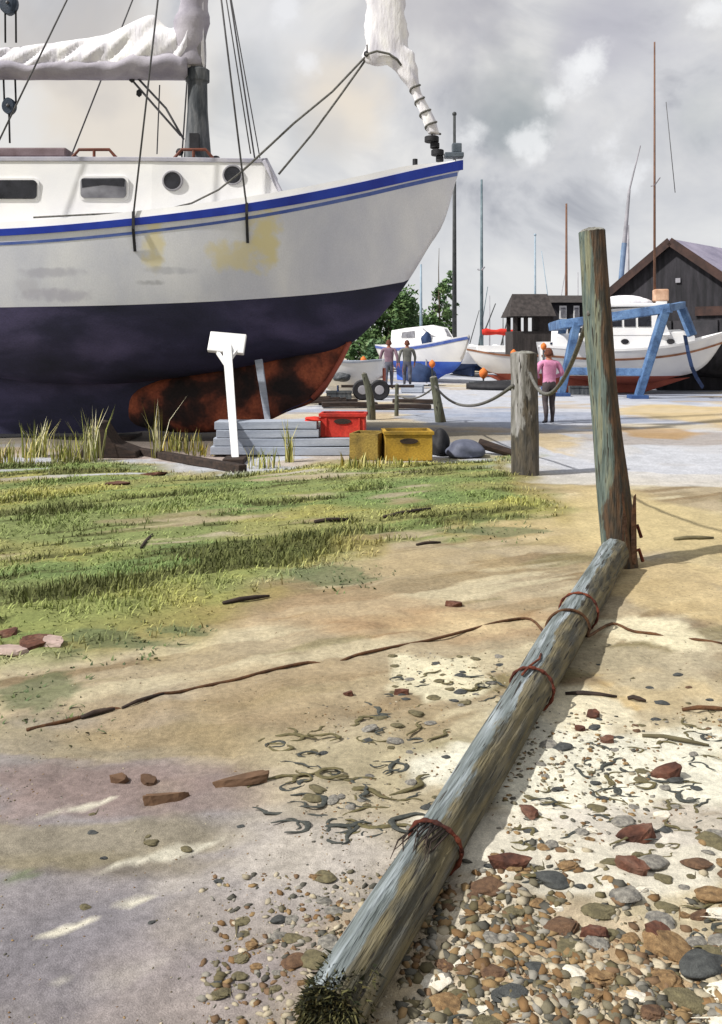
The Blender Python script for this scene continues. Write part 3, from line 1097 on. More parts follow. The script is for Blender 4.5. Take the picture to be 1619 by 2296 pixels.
    mb.beam((xf_t + 0.06, -CT * 0.87, zroof(xf_t) - 0.03), (xf_t + 0.06, CT * 0.87, zroof(xf_t) - 0.03), 0.09, 0.07)
    mb.build('front_coaming', [lilac_grey], yacht, bevel=0.012)
    q0, q1 = yp(-120, 350, -0.75), yp(148, 350, -0.75)
    mb = MB()
    mb.box(((q0[0] + q1[0]) / 2, 0, q0[2] + 0.07), (q1[0] - q0[0], 1.5, 0.17))
    mb.build('hatch_cover', [pm('hatch_brown', [(92, 74, 76), (120, 104, 108)], 3, 0.7, 0.15)], yacht, bevel=0.03)

    def side_y(px, py):
        """half-breadth of the cabin side there"""
        x, _, z = yp(px, py, -1.1)
        nar = 1 - 0.13 * float(smooth(-1.0, xf_b, x))
        zb, zt = zsf(x) - 0.04, zroof(x) - 0.075
        k = min(max((z - zb) / (zt - zb), 0), 1)
        return (CB + (CT - CB) * k) * nar

    def rrect(cx, cz, w, h, r, n=5):
        pts = []
        for sx, sz, a0 in ((1, 1, 0), (-1, 1, 90), (-1, -1, 180), (1, -1, 270)):
            for k in range(n + 1):
                a = R(a0 + 90 * k / n)
                pts.append((cx + sx * (w / 2 - r) + r * math.cos(a), cz + sz * (h / 2 - r) + r * math.sin(a)))
        return pts

    for sd in (-1, 1):
        for x0, x1, y0, y1, mat in [(-170, -60, 408, 447, dark_glass), (-24, 84, 404, 446, dark_glass), (182, 284, 399, 444, smoke_glass)]:
            yy = side_y((x0 + x1) / 2, (y0 + y1) / 2)
            a, b = yp(x0, y0, -yy), yp(x1, y1, -yy)
            w, hh = b[0] - a[0], a[2] - b[2]
            cx, cz = (a[0] + b[0]) / 2, (a[2] + b[2]) / 2
            mb = MB()
            mb.prism(rrect(cx, cz, w + 0.07, hh + 0.07, 0.09), 0.05, c=sd * yy)
            fr = mb.build('window', [white_cabin], yacht, label='rectangular cabin window')
            mb = MB()
            mb.prism(rrect(cx, cz, w, hh, 0.07), 0.03, c=sd * (yy + 0.025))
            mb.build('pane', [mat], fr)
            if mat is smoke_glass:
                mb = MB()
                mb.prism([(cx - w / 2 + 0.02, cz + hh / 2 - 0.02), (cx + w / 2 - 0.02, cz + hh / 2 - 0.02), (cx + w / 2 - 0.03, cz + 0.02), (cx, cz + 0.05), (cx - w / 2 + 0.03, cz + 0.0)], 0.02, c=sd * (yy + 0.034))
                mb.build('blind', [dark_glass], fr)
        for px, py in [(387, 405), (522, 392)]:
            yy = side_y(px, py)
            c = yp(px, py, -yy)
            mb = MB()
            ring = [[(c[0] + r * math.cos(R(k * 15)), sd * (yy + d), c[2] + r * math.sin(R(k * 15))) for k in range(24)] for r, d in ((0.175, -0.05), (0.175, 0.02), (0.165, 0.035), (0.145, 0.035), (0.14, -0.02))]
            mb.loft(ring)
            fr = mb.build('porthole', [mast_grey], yacht, True)
            mb = MB()
            ring = [[(c[0] + 0.143 * math.cos(R(k * 15)), sd * (yy + d), c[2] + 0.143 * math.sin(R(k * 15))) for k in range(24)] for d in (-0.03, 0.02)]
            mb.loft(ring)
            mb.build('pane', [dark_glass], fr)
    # brown grab rails on the cabin top
    for x0, x1, yy in [(160, 262, -0.80), (390, 478, -0.80), (160, 262, 0.80), (390, 478, 0.80)]:
        a, b = yp(x0, 352, -0.8), yp(x1, 352, -0.8)
        z = zroof(a[0]) + 0.04
        mb = MB()
        mb.tube([(a[0], yy, z - 0.02), (a[0] + 0.13, yy, z + 0.13), (b[0] - 0.13, yy, z + 0.13), (b[0], yy, z - 0.02)], 0.028, 8)
        mb.tube([((a[0] + b[0]) / 2, yy, z), ((a[0] + b[0]) / 2, yy, z + 0.13)], 0.026, 8)
        mb.build('grab_rail', [teak], yacht, True)
    # mast
    mx = yp(443, 300, 0)[0]
    zb = zroof(mx) + 0.08
    zg = yp(443, 165, 0)[2]
    mb = MB()
    mb.tube([(mx, 0, zg - 0.1), (mx, 0, 16.4)], [0.15, 0.10], 16)
    mb.build('mast', [mast_grey], yacht, 'all')
    mb = MB()
    prof = [(0.30, zb - 0.05), (0.30, zb + 0.06), (0.27, zb + 0.12), (0.235, zb + 0.5), (0.20, zb + 0.95), (0.19, zg - 0.16), (0.235, zg - 0.14), (0.235, zg + 0.06), (0.16, zg + 0.10)]
    mb.loft([[(mx + r * 0.92 * math.cos(R(k * 22.5)), r * 0.85 * math.sin(R(k * 22.5)), z) for k in range(16)] for r, z in prof])
    mb.build('mast_boot', [mast_dark], yacht, True)
    mb = MB()
    mb.box((mx, -0.28, zb + 0.35), (0.16, 0.14, 0.26))
    mb.build('mast_winch', [black_rubber], yacht, True)
    for q, r in (((mx + 0.34, -0.05, zb + 0.06), 0.09), ((mx - 0.30, -0.10, zb + 0.20), 0.07)):
        mb = MB()
        mb.ball(q, r, 2)
        mb.build('turning_block', [black_rubber], yacht, True)
    mb = MB()
    for sd in (-1, 1):
        mb.beam((mx, 0, 11.3), (mx - 0.15, sd * 0.95, 11.4), 0.09, 0.04)
    mb.build('spreader', [mast_grey], yacht)
    # boom and the sail flaked along it
    xb = -6.3
    mb = MB()
    mb.tube([(mx - 0.14, 0, zg + 0.02), (xb, 0, zg - 0.02)], 0.085, 12)
    mb.build('boom', [sail_grey], yacht, 'all')
    rnd = random.Random(5)
    topx, topz = [], []
    for px, py in [(-150, 112), (0, 108), (110, 96), (200, 84), (250, 72), (300, 48), (345, 34), (388, 62), (410, 40), (430, -40), (452, -120)]:
        q = yp(px, py, 0)
        topx.append(q[0])
        topz.append(q[2])
    ft = spline([xb] + topx, [topz[0] - 0.1] + topz)
    rings = []
    N_ = 110
    for i in range(N_ + 1):
        x = xb + (mx + 0.13 - xb) * i / N_
        zt, zl = ft(x), zg - 0.06 + 0.02 * math.sin(x * 3)
        hgt = zt - zl
        w = 0.17 + 0.11 * math.exp(-((x - mx + 0.9) / 1.0) ** 2) - 0.05 * smooth(mx - 0.35, mx + 0.13, x)
        ring = []
        for k in range(40):
            a = 2 * math.pi * k / 40
            cy, cz = math.cos(a), math.sin(a)
            kk = (cz + 1) / 2
            # hanging folds that sweep down towards the mast
            fold = 0.06 * math.sin(7.5 * x - 9.0 * kk + 1.6 * math.sin(2.1 * x)) * (0.35 + kk) * (1 - kk * 0.35) + 0.022 * math.sin(19 * x - 16 * kk + cy)
            r = w * (1.05 - 0.62 * kk ** 1.6) * (1 + 0.0 * cy)
            ring.append((x + 0.05 * fold * 4, cy * (r + fold * abs(cy)), zl + hgt * kk + 0.05 * fold * 3 * kk))
        rings.append(ring)
    mb = MB()
    mb.loft(rings)
    mb.build('mainsail', [sail_cloth], yacht, 'all', label='white mainsail flaked along the boom')
    rings = []
    for i in range(61):                                   # lower grey cover
        x = xb + (mx - 0.15 - xb) * i / 60
        zl = zg - 0.10
        hgt = (0.30 + 0.20 * math.exp(-((x - mx) / 1.2) ** 2)) * (1 + 0.12 * math.sin(5 * x) + 0.08 * math.sin(11 * x))
        rings.append([(x, math.cos(a) * (0.225 + 0.10 * math.exp(-((x - mx + 0.7) / 0.9) ** 2) + 0.02 * math.sin(9 * x + 2 * a)), zl + hgt * (math.sin(a) + 1) / 2) for a in [R(10 * q) for q in range(36)]])
    mb = MB()
    mb.loft(rings)
    mb.build('sail_cover', [sail_grey], yacht, 'all')
    mb = MB()
    rings = []
    for i in range(25):                                    # cover round the mast above the boom
        z = zg + 0.12 + i * 0.10
        w = (0.30 - 0.08 * i / 24) * (1 + 0.10 * math.sin(z * 7) + 0.05 * math.sin(z * 17))
        rings.append([(mx - 0.20 + 0.012 * i + math.cos(a) * (w + 0.02 * math.sin(4 * a + z * 6)), math.sin(a) * w * 0.8, z) for a in [R(15 * q) for q in range(24)]])
    mb.loft(rings)
    mb.build('mast_cover', [sail_grey], yacht, 'all')
    # running and standing rigging
    def wire(name, pts, r=0.010, mat=steel_wire):
        mb = MB()
        mb.tube(pts, r, 6)
        return mb.build(name, [mat], yacht, 'all')

    for sd in (-1, 1):
        c1 = yp(300, 480, -1.64)
        c2 = yp(553, 462, -1.44)
        c0 = yp(-90, 500, -1.66)
        for c, top, px, py0, py1 in [(c0, (mx - 0.15, 0.93, 11.4), -90, 496, 566), (c1, (mx - 0.05, 0.95, 11.4), 300, 474, 562), (c2, (mx + 0.05, 0.30, 11.2), 554, 455, 543)]:
            y0 = sd * (abs(c[1]) + 0.02)
            wire('shroud', [(c[0], y0, c[2]), (top[0], sd * top[1], top[2])], 0.016)
            mb = MB()
            a, b = yp(px, py0, -abs(c[1])), yp(px, py1, -abs(c[1]))
            ya, yb = hull.y(a[0], min(a[2], zsf(a[0]))) + 0.026, hull.y(b[0], b[2]) + 0.012
            mb.beam((a[0], sd * ya, a[2]), (a[0], sd * (ya + 0.012), zsf(a[0]) - 0.16), 0.045, 0.02)
            mb.beam((a[0], sd * (ya + 0.012), zsf(a[0]) - 0.16), (b[0], sd * yb, b[2]), 0.045, 0.02)
            mb.build('chainplate', [black_rubber], yacht)
        wire('lower_shroud', [yp(562, 344, -0.95) if sd < 0 else (yp(562, 344, -0.95)[0], 0.95, yp(562, 344, -0.95)[2]), (mx + 0.03, sd * 0.12, 11.0)], 0.011)
    wire('halyard', [yp(352, 345, 0.3), yp(358, 190, 0.2)], 0.012)
    wire('kicker', [yp(290, 172, 0), yp(345, 235, 0), yp(405, 303, -0.1)], 0.020)
    wire('kicker', [yp(310, 176, 0), yp(372, 242, 0), yp(412, 312, -0.1)], 0.020)
    for q in [(296, 176), (312, 208)]:
        mb = MB()
        mb.ball(yp(*q, 0), 0.06, 1, scale=(1, 0.6, 1.3))
        mb.build('kicker_block', [black_rubber], yacht, True)
    # mainsheet tackle and lifting tackle at the aft end of the boom
    for x0, y0, y1 in [(10, -200, 95), (34, -200, 95), (8, 178, 235), (34, 178, 235), (20, 250, 320)]:
        wire('mainsheet', [yp(x0, y0, -0.05), yp(x0 + 2, y1, -0.05)], 0.018, black_rubber)
    for px, py, r in [(20, 8, 0.17), (21, 238, 0.125)]:
        mb = MB()
        c = yp(px, py, -0.06)
        mb.loft([[(c[0] + r * sx * math.cos(R(k * 20)), c[1] + d, c[2] + r * 1.15 * math.sin(R(k * 20))) for k in range(18)] for d, sx in ((-0.07, 0.75), (-0.05, 0.95), (0.05, 0.95), (0.07, 0.75))])
        bl = mb.build('mainsheet_block', [pm('block_blue_black', [(28, 40, 56), (48, 62, 78)], 5, 0.5)], yacht, True)
        mb = MB()
        mb.ball((c[0], c[1] - 0.07, c[2]), 0.035, 1)
        mb.build('pin', [steel_wire], bl, True)
    # forestay with the furled headsail
    s0, s1 = Vector(yp(984, 338, 0)), Vector((mx + 0.08, 0, 15.6))

    def stay(z):
        t = (z - s0.z) / (s1.z - s0.z)
        return s0 + (s1 - s0) * t
    wire('forestay', [s0, s1], 0.012)
    rings = []
    lev = [(300, 974, 12), (270, 962, 14), (235, 946, 12), (205, 933, 11), (190, 926, 14), (172, 916, 20), (155, 908, 27), (140, 895, 36), (128, 876, 52), (118, 866, 50), (90, 866, 47), (50, 864, 44), (0, 864, 43), (-80, 838, 42), (-250, 770, 36), (-600, 640, 26), (-900, 530, 14)]
    fy = sorted((yp(c, y, 0)[2], yp(c, y, 0)[0], w * YD / F) for y, c, w in lev)
    fc, fw = spline([q[0] for q in fy], [q[1] for q in fy]), spline([q[0] for q in fy], [q[2] for q in fy])
    zz = np.concatenate([np.linspace(fy[0][0], 6.9, 44), np.linspace(6.95, fy[-1][0], 46)])
    for z in zz:
        c, w = fc(z), fw(z)
        ring = []
        for k in range(28):
            a = 2 * math.pi * k / 28
            rr = 1 + 0.10 * math.sin(5 * a + z * 9)
            th = min(w, 0.13)
            ring.append((c + math.cos(a) * w * rr, math.sin(a) * th * rr, z + (0.10 * math.cos(a) if z > 6.75 else 0)))
        rings.append(ring)
    mb = MB()
    mb.loft(rings)
    jib = mb.build('headsail', [sail_cloth], yacht, 'all', label='white headsail rolled round the forestay')
    mb = MB()                                              # dark tape spiralling round the roll
    pts = []
    for k in range(80):
        t = k / 79
        z = fy[0][0] + (6.35 - fy[0][0]) * t
        a = t * 26
        pts.append((fc(z) + math.cos(a) * (fw(z) + 0.012), math.sin(a) * (min(fw(z), 0.13) + 0.012), z))
    mb.tube(pts, 0.020, 6)
    mb.build('sheet_wrap', [rope_grey], jib, 'all')
    mb = MB()
    mb.tube([yp(820, 122, -0.16), yp(845, 114, -0.18), yp(872, 120, -0.17), yp(890, 132, -0.15), yp(900, 146, -0.12)], 0.022, 6)
    mb.build('foot_rope', [rope_grey], jib, 'all')
    mb = MB()
    mb.ball(yp(822, 120, -0.05), 0.06, 1)
    mb.tube([yp(826, 122, -0.05), yp(825, 100, -0.05)], 0.03, 6)
    mb.build('clew_ring', [black_rubber], jib, True)
    wire('jib_sheet', [yp(822, 124, 0), yp(745, 205, -0.2), yp(660, 275, -0.5), yp(590, 340, -0.95), yp(540, 386, -1.16)], 0.020, rope_grey)
    wire('jib_sheet', [yp(824, 128, 0), yp(762, 215, 0), yp(700, 300, -0.1), yp(625, 390, -0.3)], 0.020, rope_grey)
    wire('side_line', [yp(540, 386, -1.16), yp(490, 425, -1.2), yp(430, 455, -1.25), yp(370, 470, -1.35), yp(300, 477, -1.5), yp(210, 480, -1.5), yp(75, 487, -1.5)], 0.016, rope_grey)
    mb = MB()
    for px, py, r in [(968, 312, 0.13), (975, 326, 0.085), (981, 342, 0.115), (986, 356, 0.07)]:
        c = yp(px, py, 0)
        mb.loft([[(c[0] + r * math.cos(R(k * 24)), r * math.sin(R(k * 24)), c[2] + d) for k in range(15)] for d in (-0.05, 0.05)])
    mb.build('furling_drum', [black_rubber], yacht, True, bevel=0.012)
    mb = MB()
    c = yp(1024, 352, 0)
    mb.box((c[0] - 0.05, 0, c[2] + 0.03), (0.34, 0.2, 0.09))
    mb.box((c[0], 0, c[2] + 0.16), (0.17, 0.14, 0.17))
    mb.build('bow_roller', [pm('slate_metal', [(72, 82, 92), (104, 112, 120)], 4, 0.5)], yacht, bevel=0.015)
    c = yp(930, 374, -0.2)
    for sd in (-1, 1):
        mb = MB()
        mb.tube([(c[0], 0.3 * sd, c[2] - 0.05), (c[0], 0.3 * sd, c[2] + 0.12)], 0.045, 8)
        mb.build('samson_post', [black_rubber], yacht, True)


build_yacht()


# props, chocks and blocks that hold her up
def build_props():
    for i, (foot, topp, lab) in enumerate([
            (gp(528, 1034, 0.02), P(509, 776, 14.70), 'white wooden prop with a square pad against the near side of the yacht'),
            (Vector((P(608, 0, 15.1).x, 15.1, 0.0)), P(580, 806, 15.25), 'second thinner white prop standing behind the grey boards against the rusty keel')]):
        t = thing('boat_prop', lab, 'prop', foot)
        d = topp - foot
        mb = MB()
        mb.beam((0, 0, 0), d, 0.10, 0.09, w2=0.14, h2=0.12) if i == 0 else mb.beam((0, 0, 0), d, 0.08, 0.08, w2=0.13, h2=0.1)
        leg = mb.build('leg', [white_paint if i == 0 else grey_board], t, bevel=0.01)
        if i == 0:
            mb = MB()
            rot = Matrix.Rotation(R(-50), 3, 'X') @ Matrix.Rotation(R(8), 3, 'Z')
            mb.box(d + Vector((0, 0.02, 0.05)), (0.60, 0.36, 0.09), Matrix.Rotation(R(5), 3, 'Y') @ Matrix.Rotation(R(62), 3, 'X'))
            mb.build('pad', [white_paint], t, bevel=0.015)
            mb = MB()
            mb.beam(d * 0.80 + Vector((-0.02, 0, 0)), d + Vector((-0.18, 0, -0.06)), 0.05, 0.05)
            mb.beam(d * 0.86 + Vector((0.02, 0, 0)), d + Vector((0.18, 0, -0.03)), 0.05, 0.05)
            mb.build('bracket', [white_paint], t)
            mb = MB()
            mb.box((0, -0.04, -0.0), (0.30, 0.42, 0.10))
            mb.build('foot', [dark_wood], t, bevel=0.01)
    t = None
    for k, (x, lab) in enumerate([(-4.2, 'dark timber block under the aft end of the rusty keel'), (-2.0, 'dark timber block under the front of the rusty keel'), (-7.9, 'dark timber block under the stern of the yacht')]):
        mb = MB()
        zt = 0.07 if k == 0 else (0.22 if k == 1 else 0.09)
        for q in range(2 if k == 1 else 1):
            mb.box((0, 0, -0.03 + 0.13 * q), (0.34, 0.9, 0.13))
        o = mb.build('keel_block', [dark_wood], None, bevel=0.012)
        tag(put(o, (x, YD, 0.02)), lab, 'timber block')
    # dark chock and the long bearer on the grass
    a, b = gp(288, 1012, 0.05), gp(545, 1060, 0.05)
    mb = MB()
    mb.beam(Vector((0, 0, 0)), b - a, 0.13, 0.11)
    tag(put(mb.build('timber_bearer', [dark_wood], None, bevel=0.012), a), 'long dark timber bearer lying in the grass at the foot of the white prop', 'timber')
    c = gp(250, 1020, 0)
    mb = MB()
    mb.prism([(-0.42, 0), (0.45, 0), (0.43, 0.10), (0.10, 0.22), (-0.10, 0.52), (-0.22, 0.54)], 0.5)
    tag(put(mb.build('wooden_chock', [dark_wood], None, bevel=0.02), c), 'black triangular wooden chock standing in long grass under the yacht', 'chock')


build_props()


# ------------------------------------------------------------------ the log and the posts
def wobble_tube(mb, a, b, r0, r1, n=40, m=90, amp=0.05, seed=1, mi=0, bend=None, flat=0.0):
    """a rough round timber from a to b, its skin knobbly and grooved along the grain"""
    rr = random.Random(seed)
    a, b = Vector(a), Vector(b)
    d = (b - a).normalized()
    u = d.cross(Vector((0, 0, 1)) if abs(d.z) < 0.9 else Vector((0, 1, 0))).normalized()
    w = u.cross(d)
    ph = [rr.uniform(0, 6.3) for _ in range(12)]
    L_ = (b - a).length
    rings = []
    for i in range(m + 1):
        t = i / m
        p = a + (b - a) * t
        if bend:
            p = p + Vector(bend) * math.sin(math.pi * t)
        r = r0 + (r1 - r0) * t
        r *= 1 + amp * 0.8 * math.sin(2.3 * L_ * t + ph[0]) + amp * 0.5 * math.sin(5.1 * L_ * t + ph[1])
        ring = []
        for k in range(n):
            q = 2 * math.pi * k / n
            g = 1 + amp * (0.7 * math.sin(2 * q + ph[2] + 0.5 * L_ * t) + 0.5 * math.sin(3 * q + ph[3] + 2.2 * t * L_) + 0.45 * math.sin(7 * q + ph[4] + 0.9 * math.sin(3 * L_ * t)) + 0.35 * math.sin(13 * q + ph[5] + 0.5 * math.sin(4 * L_ * t)))
            ring.append(p + (u * math.cos(q) + w * math.sin(q)) * r * g)
        rings.append(ring)
    mb.loft(rings, mi, cap=False)
    return rings


def end_face(ring, centre, depth, normal, steps=6, seed=3, amp=0.01):
    """an eroded end grain: rings shrinking to the middle"""
    rr = random.Random(seed)
    out = [ring]
    nrm = Vector(normal)
    for s in range(1, steps + 1):
        k = 1 - s / (steps + 0.4)
        out.append([centre + (v - centre) * k * rr.uniform(0.95, 1.05) + nrm * (depth * (1 - (k ** 2)) + rr.uniform(-amp, amp)) for v in ring])
    return out


end_grain = pm('end_grain', [(22, 24, 20), (44, 44, 34), (72, 66, 48)], 9, 0.95, 0.9, 50, grain=0.25, spread=0.14)
post_top_m = pm('post_top', [(96, 92, 80), (150, 150, 144)], 16, 0.9, 0.6, 60, grain=0.2)

LOG_A = Vector((-0.075, 2.10, 0.066))
LOG_B = Vector((1.85, 6.52, 0.125))
log_dir = (LOG_B - LOG_A).normalized()
LOG_L = (LOG_B - LOG_A).length


def log_r(t):
    return 0.070 + 0.040 * t


def build_log():
    root = bpy.data.objects.new('fallen_log', None)
    COL.objects.link(root)
    tag(root, 'long weathered grey log bound with rusty hoops, lying on the shingle from the leaning post', 'log')
    root.location = LOG_A
    root.rotation_euler = log_dir.to_track_quat('Y', 'Z').to_euler()
    mb = MB()
    rings = wobble_tube(mb, (0, 0, 0), (0, LOG_L, 0), log_r(0), log_r(1), 56, 190, 0.055, 4)
    mb.loft(end_face(rings[-1], Vector((0, LOG_L, 0)), 0.05, (0, 1, 0)), 0, cap=True)
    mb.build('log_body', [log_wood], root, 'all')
    mb = MB()
    mb.loft(end_face([v * 1.0 for v in rings[0]], Vector((0, 0, 0)), 0.035, (0, 1, 0), 10, 5, 0.006), 0, cap=True)
    mb.build('end_grain', [end_grain], root, 'all')
    rr = random.Random(15)
    v_, f_, c_ = [], [], []
    for q in range(2600):                                  # dark moss and weed grown over the rotten near end
        a = rr.uniform(0, 6.283)
        if rr.random() < 0.62:
            rad = log_r(0) * 1.06 * rr.random() ** 0.5
            p = Vector((math.cos(a) * rad, 0.012 * rr.random() - 0.012, math.sin(a) * rad))
        else:
            rad = log_r(0) * 1.07
            p = Vector((math.cos(a) * rad, (0.10 + 0.05 * math.sin(3 * a)) * rr.random() ** 1.6, math.sin(a) * rad))
        o_ = len(v_)
        n_ = Vector((p.x, -0.05 if p.y < 0.002 else 0.0, p.z)).normalized()
        l = rr.uniform(0.008, 0.026)
        e_ = p + n_ * l * 0.6 + Vector((rr.uniform(-1, 1), rr.uniform(-1, 0.4), rr.uniform(-1, 0.6))) * l * 0.8
        w2_ = Vector((rr.uniform(-1, 1), rr.uniform(-1, 1), rr.uniform(-1, 1))).normalized() * rr.uniform(0.002, 0.006)
        v_ += [tuple(p - w2_), tuple(p + w2_), tuple(e_)]
        f_.append((o_, o_ + 1, o_ + 2))
        c_ += [np.array(lin(rr.choice([(40, 44, 30), (58, 58, 38), (76, 70, 44), (34, 34, 26), (92, 90, 58)])))] * 3
    me = bpy.data.meshes.new('moss')
    me.from_pydata(v_, [], f_)
    set_tint(me, np.array(c_))
    me.materials.append(attr_mat('moss', 0.95, 0, 30, 0.1, 0.15))
    mo = bpy.data.objects.new('moss', me)
    COL.objects.link(mo)
    mo.parent = root
    mo['kind'] = 'stuff'
    for k, y in enumerate([1333, 1500, 1845]):
        # the hoop stands where the log's own top edge is seen at that height
        best = min(range(1000), key=lambda i: abs(((HZ + F * (EYE - (LOG_A + (LOG_B - LOG_A) * i / 999).z - log_r(i / 999)) / ((LOG_A + (LOG_B - LOG_A) * i / 999).y))) - y))
        t = best / 999
        r = log_r(t)
        mb = MB()
        pts = []
        for q in range(0, 49):
            a = 2 * math.pi * q / 48
            pts.append((math.cos(a) * (r * 1.075 + 0.004), LOG_L * t + 0.012 * math.sin(2 * a + k), math.sin(a) * (r * 1.075 + 0.004)))
        mb.tube(pts, [0.0072 + 0.0022 * math.sin(q * 1.7 + k) for q in range(49)], 8)
        mb.build('iron_hoop', [rust_iron], root, 'all')
        if k == 1:
            mb = MB()
            mb.tube([(-0.02, LOG_L * t - 0.10, r + 0.006), (-0.01, LOG_L * t + 0.0, r + 0.012), (0.01, LOG_L * t + 0.12, r + 0.008), (0.0, LOG_L * t + 0.2, r + 0.004)], 0.0055, 6)
            mb.build('iron_rod', [rust_iron], root, 'all')
        if k == 2:
            rr = random.Random(9)
            mb = MB()
            for q in range(13):                              # torn grain hanging from the hoop
                a = R(50 + q * 7.5)
                l = rr.uniform(0.08, 0.2)
                p0 = Vector((math.cos(a) * r * 1.07, LOG_L * t - 0.01, math.sin(a) * r * 1.07))
                mb.tube([p0, p0 + Vector((rr.uniform(-0.02, 0.02), -l * 0.5, 0.006)), p0 + Vector((rr.uniform(-0.03, 0.03), -l, 0.001))], [0.003, 0.003, 0.001], 5)
            mb.build('splinters', [dark_wood], root, 'all')
    return root


build_log()


def post(name, label, base, top, r0, r1, mat, seed, m=60, amp=0.05, bend=None, dtop=-0.02, dig=0.15, n=36):
    base, top = Vector(base), Vector(top)
    o = thing(name, label, 'post', base)
    d = top - base
    mb = MB()
    rings = wobble_tube(mb, -d.normalized() * dig, d, r0, r1, n, m, amp, seed, bend=bend)
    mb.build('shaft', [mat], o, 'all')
    mb = MB()
    mb.loft(end_face(rings[-1], d, 0.03, d.normalized(), 6, seed, 0.008), 0, cap=True)
    mb.build('end_grain', [post_top_m], o, 'all')
    return o


pb = Vector(((1391 - CX) * 6.72 / F, 6.72, 0))
pt = Vector(((1331 - CX) * 6.72 / F, 6.78, EYE + (HZ - 518) * 6.75 / F))
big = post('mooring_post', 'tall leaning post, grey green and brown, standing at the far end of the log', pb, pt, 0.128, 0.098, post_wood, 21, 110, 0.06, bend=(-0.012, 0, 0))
for z, x in [(0.12, 0.13), (0.3, 0.118)]:
    mb = MB()
    mb.tube([(x - 0.06, -0.05, z - 0.02), (x, -0.035, z), (x + 0.03, -0.03, z - 0.09)], 0.014, 8)
    mb.build('iron_staple', [rust_iron], big, True)
mb = MB()
rr_ = random.Random(4)
for k in range(5):
    x0 = rr_.uniform(-0.03, 0.09)
    z0 = rr_.uniform(0.0, 0.12)
    mb.prism([(x0 - 0.02, z0), (x0 + 0.022, z0), (x0 + 0.016, z0 + rr_.uniform(0.25, 0.5)), (x0, z0 + rr_.uniform(0.4, 0.55)), (x0 - 0.014, z0 + 0.3)], 0.014, c=-0.118 + abs(x0) * 0.25)
mb.build('rotten_bark', [pm('rotten_bark', [(44, 30, 22), (84, 56, 34)], 8, 0.9, 0.6, 30, grain=0.2)], big, True)
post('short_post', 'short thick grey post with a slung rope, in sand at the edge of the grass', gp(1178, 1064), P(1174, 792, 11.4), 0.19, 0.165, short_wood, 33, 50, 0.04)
s1 = gp(988, 946)
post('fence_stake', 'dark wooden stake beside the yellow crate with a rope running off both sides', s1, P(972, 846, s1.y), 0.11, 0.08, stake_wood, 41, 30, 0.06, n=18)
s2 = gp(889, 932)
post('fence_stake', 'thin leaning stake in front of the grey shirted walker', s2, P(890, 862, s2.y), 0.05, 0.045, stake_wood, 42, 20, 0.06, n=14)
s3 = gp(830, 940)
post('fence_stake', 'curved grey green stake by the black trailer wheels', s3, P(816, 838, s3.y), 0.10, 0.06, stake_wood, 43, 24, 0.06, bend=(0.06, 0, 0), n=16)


def rope(label, pts, r, mat, n=7, name='rope', cat='rope'):
    mb = MB()
    o0 = Vector(pts[0])
    mb.tube([Vector(p) - o0 for p in pts], r, n)
    return tag(put(mb.build(name, [mat], None, 'all'), o0), label, cat)


def sag(a, b, s, n=22):
    a, b = Vector(a), Vector(b)
    return [a + (b - a) * i / n - Vector((0, 0, s * 4 * (i / n) * (1 - i / n))) for i in range(n + 1)]


w_ = 11.4
rope('dark rope looping from the short thick post up to the tall leaning post', sag(P(1188, 836, 11.15), P(1322, 700, 6.70), 0.42, 30), 0.020, rope_grey)
rope('slack rope from the short thick post to the stake by the yellow crate', sag(P(1150, 864, 11.3), Vector((P(975, 864, s1.y).x, s1.y, P(975, 864, s1.y).z)), 0.34), 0.024, rope_grey)
rope('slack rope between the stake by the yellow crate and the thin leaning stake', sag(P(972, 868, s1.y), P(890, 884, s2.y), 0.16), 0.020, rope_grey)

# brown rope half buried in the sand, over the log and on
lay_pts = [(60, 1640), (180, 1608), (250, 1592), (300, 1590), (345, 1568), (400, 1556), (470, 1540), (530, 1530), (600, 1512), (690, 1494), (740, 1490), (800, 1470), (870, 1458), (960, 1436), (1060, 1412), (1130, 1398), (1190, 1390)]
pts = []
for k, q in enumerate(lay_pts):
    buried = k in (3, 10)
    pts.append(gp(*q, -0.022 if buried else 0.006))
i_ = min(range(1000), key=lambda i: abs(HZ + F * (EYE - (LOG_A + (LOG_B - LOG_A) * i / 999).z - log_r(i / 999)) / (LOG_A + (LOG_B - LOG_A) * i / 999).y - 1372))
lc, lr = LOG_A + (LOG_B - LOG_A) * i_ / 999, log_r(i_ / 999) * 1.08 + 0.006
side = log_dir.cross(Vector((0, 0, 1))).normalized()
for a in range(200, -30, -20):
    pts.append(lc + side * math.cos(R(a)) * lr + Vector((0, 0, 1)) * math.sin(R(a)) * lr + log_dir * 0.05 * math.cos(R(a)))
pts += [gp(1372, 1402, 0.006), gp(1420, 1420, 0.008), gp(1470, 1428, 0.006), gp(1510, 1432, -0.02), gp(1560, 1440, 0.004), gp(1625, 1450, 0.004)]


def resample(pts, n):
    """Catmull-Rom through the points"""
    out = []
    for i in range(len(pts) - 1):
        p0, p1, p2, p3 = pts[max(i - 1, 0)], pts[i], pts[i + 1], pts[min(i + 2, len(pts) - 1)]
        for k in range(n):
            t = k / n
            out.append(0.5 * ((2 * p1) + (p2 - p0) * t + (2 * p0 - 5 * p1 + 4 * p2 - p3) * t * t + (3 * p1 - p0 - 3 * p2 + p3) * t ** 3))
    out.append(pts[-1])
    return out


rope('old brown rope half buried in the sand and laid across the log', resample(pts, 4), 0.0085, rope_brown)

# ------------------------------------------------------------------ gear lying at the edge of the grass
BD = 13.5


